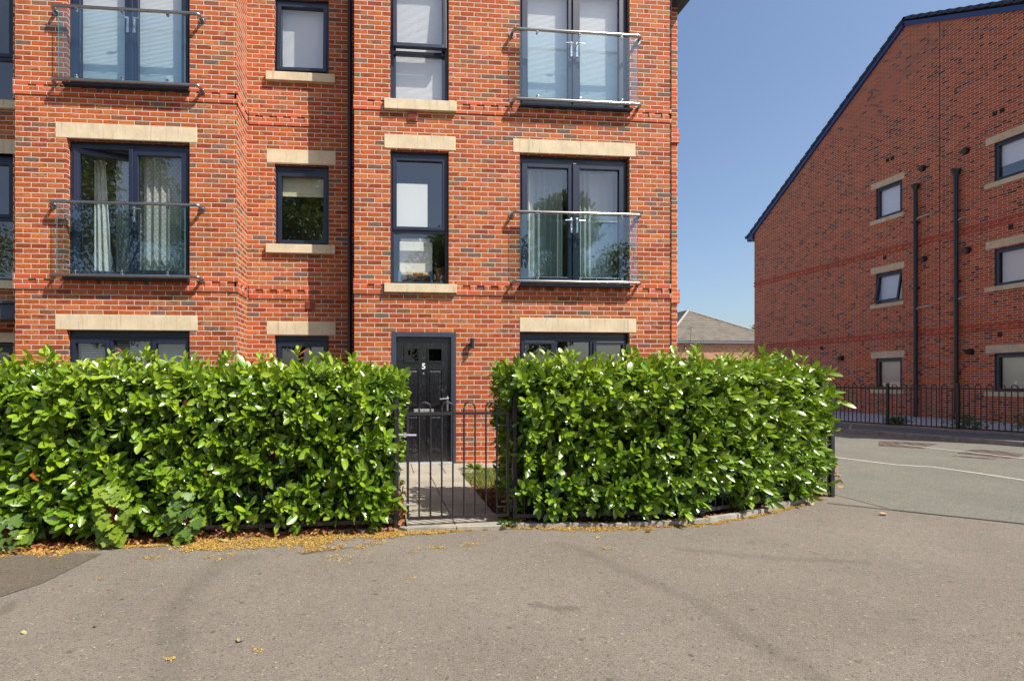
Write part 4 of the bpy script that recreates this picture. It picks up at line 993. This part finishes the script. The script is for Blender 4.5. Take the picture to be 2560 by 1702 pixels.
sapling('sycamore_sapling', 'dull grey-green sycamore sapling beside a fence post under the left hedge', (-1.62, -3.55), 44, .44, .13, (0, -.08), 2, .42)
sapling('sycamore_sapling', 'low sycamore sapling at the left edge of the picture', (-2.93, -3.62), 30, .28, .16, (0, -.09), 5, .45)
def plant(name, label, cat, base, n, h, size, wd, seed, mat=None, tint=.5, z0=0., tpl=None, group=None):
    r = np.random.default_rng(seed); root = thing(name, label, cat, (*base, z0), group)
    a = r.uniform(0, 2*PI, n); el = r.uniform(.25, 1.3, n); D = np.stack([np.cos(a)*np.cos(el), np.sin(a)*np.cos(el), np.sin(el)], 1)
    P = np.stack([base[0]+np.cos(a)*.02+r.normal(0, wd, n), base[1]+np.sin(a)*.02+r.normal(0, wd, n), z0+r.uniform(0, h, n)], 1)
    N = np.stack([-np.cos(a)*.3, -np.sin(a)*.3, np.ones(n)], 1); L = size*r.uniform(.6, 1.2, n)
    leaves('foliage', mat or m_sap, tpl or TO, P, D, N, L, L*.28, np.clip(tint+r.normal(0, .2, n), 0, 1), root, curl=.5)
    M = MB(); 
    for k in range(4): M.tube([(base[0], base[1], z0), (base[0]+r.normal(0, wd), base[1]+r.normal(0, wd), z0+h)], .004, 4)
    M.build('stem', m_stem, root)
plant('weed', 'small leafy weed growing at the wall foot right of the door', 'weed', (1.36, -.50), 22, .05, .14, .03, 4, tint=.7)
plant('weed', 'small green weed beside the foot of the right gate post', 'weed', (1.14, -3.36), 16, .05, .07, .03, 6, mat=m_laurel, tint=.4, tpl=TL)
for i, (s, t, h, lb) in enumerate(((1.5, 2.5, .32, 'small dark shrub behind the railings, second from the right pipe'), (2.7, 2.35, .40, 'round dark shrub behind the railings under the large lower window'), (3.6, 2.3, .50, 'largest dark shrub behind the railings at the right edge of the picture'), (.2, 2.4, .2, 'low dark plant behind the railings between the two black pipes'), (-2.2, 2.5, .16, 'tiny dark plant behind the railings under the small lower window'))):
    b_ = off(s, t); plant('shrub', lb, 'shrub', (b_.x, b_.y), 260, h, .09, h*.55, 20+i, mat=m_tree, tint=.45, z0=.12, group='shrubs in the planting bed below the gable')
def flat_leaves(name, mat, tpl, X, Y, Z, L, wr, tint, tilt=.35, parent=None, curl=.5):
    n = len(X); a = rng.uniform(0, 2*PI, n); D = np.stack([np.cos(a), np.sin(a), rng.normal(0, tilt*.5, n)], 1); N = np.stack([rng.normal(0, tilt, n), rng.normal(0, tilt, n), np.ones(n)], 1)
    return leaves(name, mat, tpl, np.stack([X, Y, Z], 1), D, N, L, L*wr, tint, parent, curl=curl, fold=.3)
# brown dead leaves between the hedge and the tarmac, and inside the beds
def front_y(x): return np.interp(x, [-6, -3, -2.2, -1.2, .16, 1.1, 2.0, 2.5, 3.1, 3.8, 4.4, 4.9], [-3.80, -3.664, -3.52, -3.43, -3.382, -3.35, -3.424, -3.44, -3.388, -3.121, -2.849, -2.586])
n = 3600; X = rng.uniform(-5, .12, n); Y = front_y(X)+rng.uniform(-.06, .36, n)-.10*np.clip((-X-1.2)/1.5, 0, 1)*rng.uniform(0, 1, n)
lt = flat_leaves('leaf_litter', m_dead, TO, X, Y, .012+rng.uniform(0, .03, n), rng.uniform(.02, .065, n), .33, rng.beta(1.6, 1.8, n))
tag(lt, 'brown dead leaves lying under the left hedge', 'leaf litter', kind='stuff')
n = 1800; X = rng.uniform(1.15, 5.0, n); Y = front_y(X)+.055+rng.uniform(0, .30, n)**1.0
lt = flat_leaves('leaf_litter', m_dead, TO, X, Y, .012+rng.uniform(0, .02, n), rng.uniform(.015, .05, n), .33, rng.beta(1.4, 2.2, n)); tag(lt, 'brown dead leaves lying under the right hedge behind the kerb', 'leaf litter', kind='stuff')
n = 700; X = rng.uniform(1.13, 1.5, n); Y = rng.uniform(-3.3, -1.5, n)
lt = flat_leaves('leaf_litter', m_dead, TO, X, Y, .012+rng.uniform(0, .02, n), rng.uniform(.015, .045, n), .33, rng.beta(1.2, 2.6, n)); tag(lt, 'dark dead leaves on the soil right of the garden path', 'leaf litter', kind='stuff')
# ochre blossom litter drifted against the kerb
n = 150000; X = rng.uniform(-5.2, 1.0, n); lo = np.interp(X, [-5.2, -2.9, -2.47, -1.77, -1.5, -1.255, -.77, -.27, .19, 1.0], [-4.05, -3.87, -3.82, -3.78, -3.86, -4.02, -4.0, -3.93, -3.56, -3.44]); hi = front_y(X)+.02
k = rng.uniform(0, 1, n); Y = hi+(lo-hi)*k
dn = .55-.9*k+.55*vnoise(X*1.0, Y*2.2, 9, 31)+.35*vnoise(X, Y, 34, 32)-.10*(k > .55)+.10*(X < -1.2)*(k < .6)
keep = (rng.uniform(-.35, .35, n)*.5 < dn+.02) & (rng.uniform(0, 1, n) < .8); X, Y = X[keep], Y[keep]
n2 = 26000; X2 = rng.uniform(1.12, 5.0, n2); w2 = np.interp(X2, [1.12, 1.5, 1.9, 2.3, 2.6, 5.0], [.03, .07, .10, .08, .06, .05]); k2 = rng.uniform(0, 1, n2)**1.4; Y2 = front_y(X2)-.006-k2*w2*1.4
kp2 = (.5-k2*.9+.5*vnoise(X2, Y2, 24, 35)+(.25*(X2 < 2.4)) > rng.uniform(-.2, .5, n2)); X = np.concatenate([X, X2[kp2]]); Y = np.concatenate([Y, Y2[kp2]])
n3 = 1500; X3 = rng.uniform(-3, 3.5, n3); Y3 = -3.5-np.abs(rng.normal(0, .9, n3)); kk = vnoise(X3, Y3, 5, 40) > .12; X = np.concatenate([X, X3[kk]]); Y = np.concatenate([Y, Y3[kk]])
n4 = 5; 
for cx_, cy_, r_, m_ in ((.435, -3.86, .045, 90), (.699, -3.814, .05, 90), (.24, -3.95, .03, 40), (-.3, -4.05, .09, 160), (1.792, -3.99, .04, 60), (-.05, -3.7, .07, 140), (-1.75, -3.9, .07, 120), (-1.92, -4.3, .02, 20), (-.62, -5.3, .012, 18), (-1.02, -5.35, .015, 26), (.2, -4.45, .02, 14)):
    X = np.concatenate([X, cx_+rng.normal(0, r_, m_)]); Y = np.concatenate([Y, cy_+rng.normal(0, r_*.45, m_)])
n = len(X); sd = flat_leaves('blossom_litter', m_seed, TQ, X, Y, .003+rng.uniform(0, .008, n), rng.uniform(.0045, .011, n), .34, rng.beta(1.7, 1.3, n), tilt=.5, curl=.2); tag(sd, 'ochre blossom litter drifted along the kerb and footpath', 'blossom litter', kind='stuff')
# single fallen leaves one can point at
def fallen(label, x, y, L, tint, mat, seed, tpl=TO):
    global rng; o = flat_leaves('fallen_leaf', mat, tpl, np.array([x]), np.array([y]), np.array([.012]), np.array([L]), .36, np.array([tint]), tilt=.25); tag(o, label, 'fallen leaf', 'single leaves on the footpath')
fallen('curled yellow-green leaf lying alone in the left foreground of the footpath', -.737, -5.229, .055, .95, m_grass, 1)
fallen('small pale yellow leaf on the tarmac near the left edge of the picture', -1.92, -5.025, .035, .9, m_grass, 2)
fallen('orange-brown leaf on the tarmac, left foreground', -1.554, -4.999, .035, .9, m_seed, 3)
fallen('large buff curled leaf against the curved kerb', 2.37, -3.62, .10, 1., m_dead, 4, TM)
fallen('tan leaf lying near the joint between footpath and road', 5.05, -3.25, .09, .9, m_dead, 5)
fallen('whitish leaf on the tarmac in front of the right hedge', 1.863, -3.719, .05, 1., m_dead, 6)
fallen('pale ragged leaf under the left hedge beside the blossom litter', -1.35, -3.56, .12, .98, m_grass, 7, TM)
fallen('tan leaf on the path side of the right gate post', 1.72, -3.55, .05, .55, m_dead, 8)
# dry twigs of leaves caught at the posts
for lb, (cx_, cy_), z0, z1, m_ in (('orange withered leaves caught by the left gate post', (.175, -3.30), .05, .42, 60), ('withered orange creeper hanging on the corner post', (5.235, -2.46), .12, .42, 30)):
    Z = rng.uniform(z0, z1, m_); X = cx_+rng.normal(0, .025, m_); Y = cy_+rng.normal(0, .03, m_)
    a = rng.uniform(0, 2*PI, m_); o = leaves('withered_leaves', m_dead, TO, np.stack([X, Y, Z], 1), np.stack([np.cos(a), np.sin(a)-.3, rng.normal(-.5, .4, m_)], 1), rng.normal(0, 1, (m_, 3)), rng.uniform(.03, .06, m_), rng.uniform(.012, .022, m_), rng.uniform(.4, .9, m_), curl=.8)
    tag(o, lb, 'withered leaves')
M = MB(); p = off(.15, .02); M.tube([(p.x, p.y, .11), (p.x+.10, p.y+.12, .13), (p.x+.20, p.y+.16, .20)], .012, 6, r1=.006); tag(M.build('twig', simple('bleached_twig', (.55, .45, .32), .8)), 'bleached twig lying on the far kerb', 'twig')
M = MB(); M.tube([(-.62, -3.93, .01), (-.45, -3.88, .014), (-.22, -3.80, .01)], .004, 5, r1=.002); tag(M.build('twig', m_stem), 'thin dark twig lying across the blossom litter on the footpath', 'twig')
# grass by the path
n = 9000; X = rng.uniform(1.12, 2.3, n); Y = rng.uniform(-1.75, -.47, n); kk = vnoise(X, Y, 7, 50)+(Y+1.5)*.9 > -.25; X, Y = X[kk], Y[kk]; n = len(X); a = rng.uniform(0, 2*PI, n); L = rng.uniform(.02, .06, n)
o = leaves('grass', m_grass, TO, np.stack([X, Y, np.full(n, .006)], 1), np.stack([np.cos(a)*.6, np.sin(a)*.6, np.ones(n)*.8], 1), np.stack([np.cos(a), np.sin(a), -np.ones(n)*.3], 1), L, np.full(n, .0028), rng.uniform(0, 1, n), curl=.3); tag(o, 'patchy yellowing grass between the path and the right hedge', 'grass', kind='stuff')

# ================================================================= TREES
def tree(label, x, y, h, rx, seed, n=9000, trunk=.22, ls=.20, clear=.28, group='trees across the street'):
    r = np.random.default_rng(seed); root = thing('tree', label, 'tree', (x, y, 0), group)
    M = MB(); M.tube([(x, y, 0), (x+.1, y, h*.35), (x-.1, y+.1, h*.7)], trunk, 8, r1=trunk*.35)
    cl = []
    for i in range(34):
        a = r.uniform(0, 2*PI); k = r.uniform(0, 1); zz = h*(clear+(1-clear)*k*.93); rr = rx*math.sin(PI*min(.97, .18+.8*k))**.8*r.uniform(.35, 1)
        c = Vector((x+rr*math.cos(a), y+rr*math.sin(a), zz)); cl.append(c); M.tube([(x, y, zz*.62), tuple(c.lerp(Vector((x, y, zz*.8)), .45)), tuple(c)], trunk*.25, 5, r1=.02)
    M.build('trunk', m_bark, root)
    ci = r.integers(0, len(cl), n); c = np.array([tuple(q) for q in cl])[ci]; u = norm(r.normal(0, 1, (n, 3))); rad = (r.uniform(0, 1, n)**.45)*rx*.36
    P = c+u*rad[:, None]*np.array([1, 1, .75]); D = norm(u+r.normal(0, .6, (n, 3))+[0, 0, -.3]); N = r.normal(0, .6, (n, 3))+[0, 0, 1]; L = ls*r.uniform(.6, 1.3, n)
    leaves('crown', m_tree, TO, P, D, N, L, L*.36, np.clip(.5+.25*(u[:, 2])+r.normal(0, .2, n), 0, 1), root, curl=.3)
tree('dark tree just showing above the distant roof beside the gable wall', 52.0, 55, 9.4, 3.0, 61, 6000, ls=.35, group=None)
for i, (x, y, h, rx, lb) in enumerate(((-13.8, -20, 14.5, 4.4, 'broad tree mirrored in the left glass doors'), (-4.6, -19, 14.0, 3.5, 'tall tree mirrored in the small middle window'), (3.8, -22, 10.5, 3.2, 'lower tree mirrored in the tall narrow window'), (10.6, -21, 12.6, 3.3, 'tree mirrored in the right-hand glass doors'), (-26, -20, 14, 4.5, 'tree mirrored in the windows at the left edge'))):
    tree(lb, x, y, h, rx, 70+i, 17000)
for o in C.objects:
    if 'local' in o: del o['local']
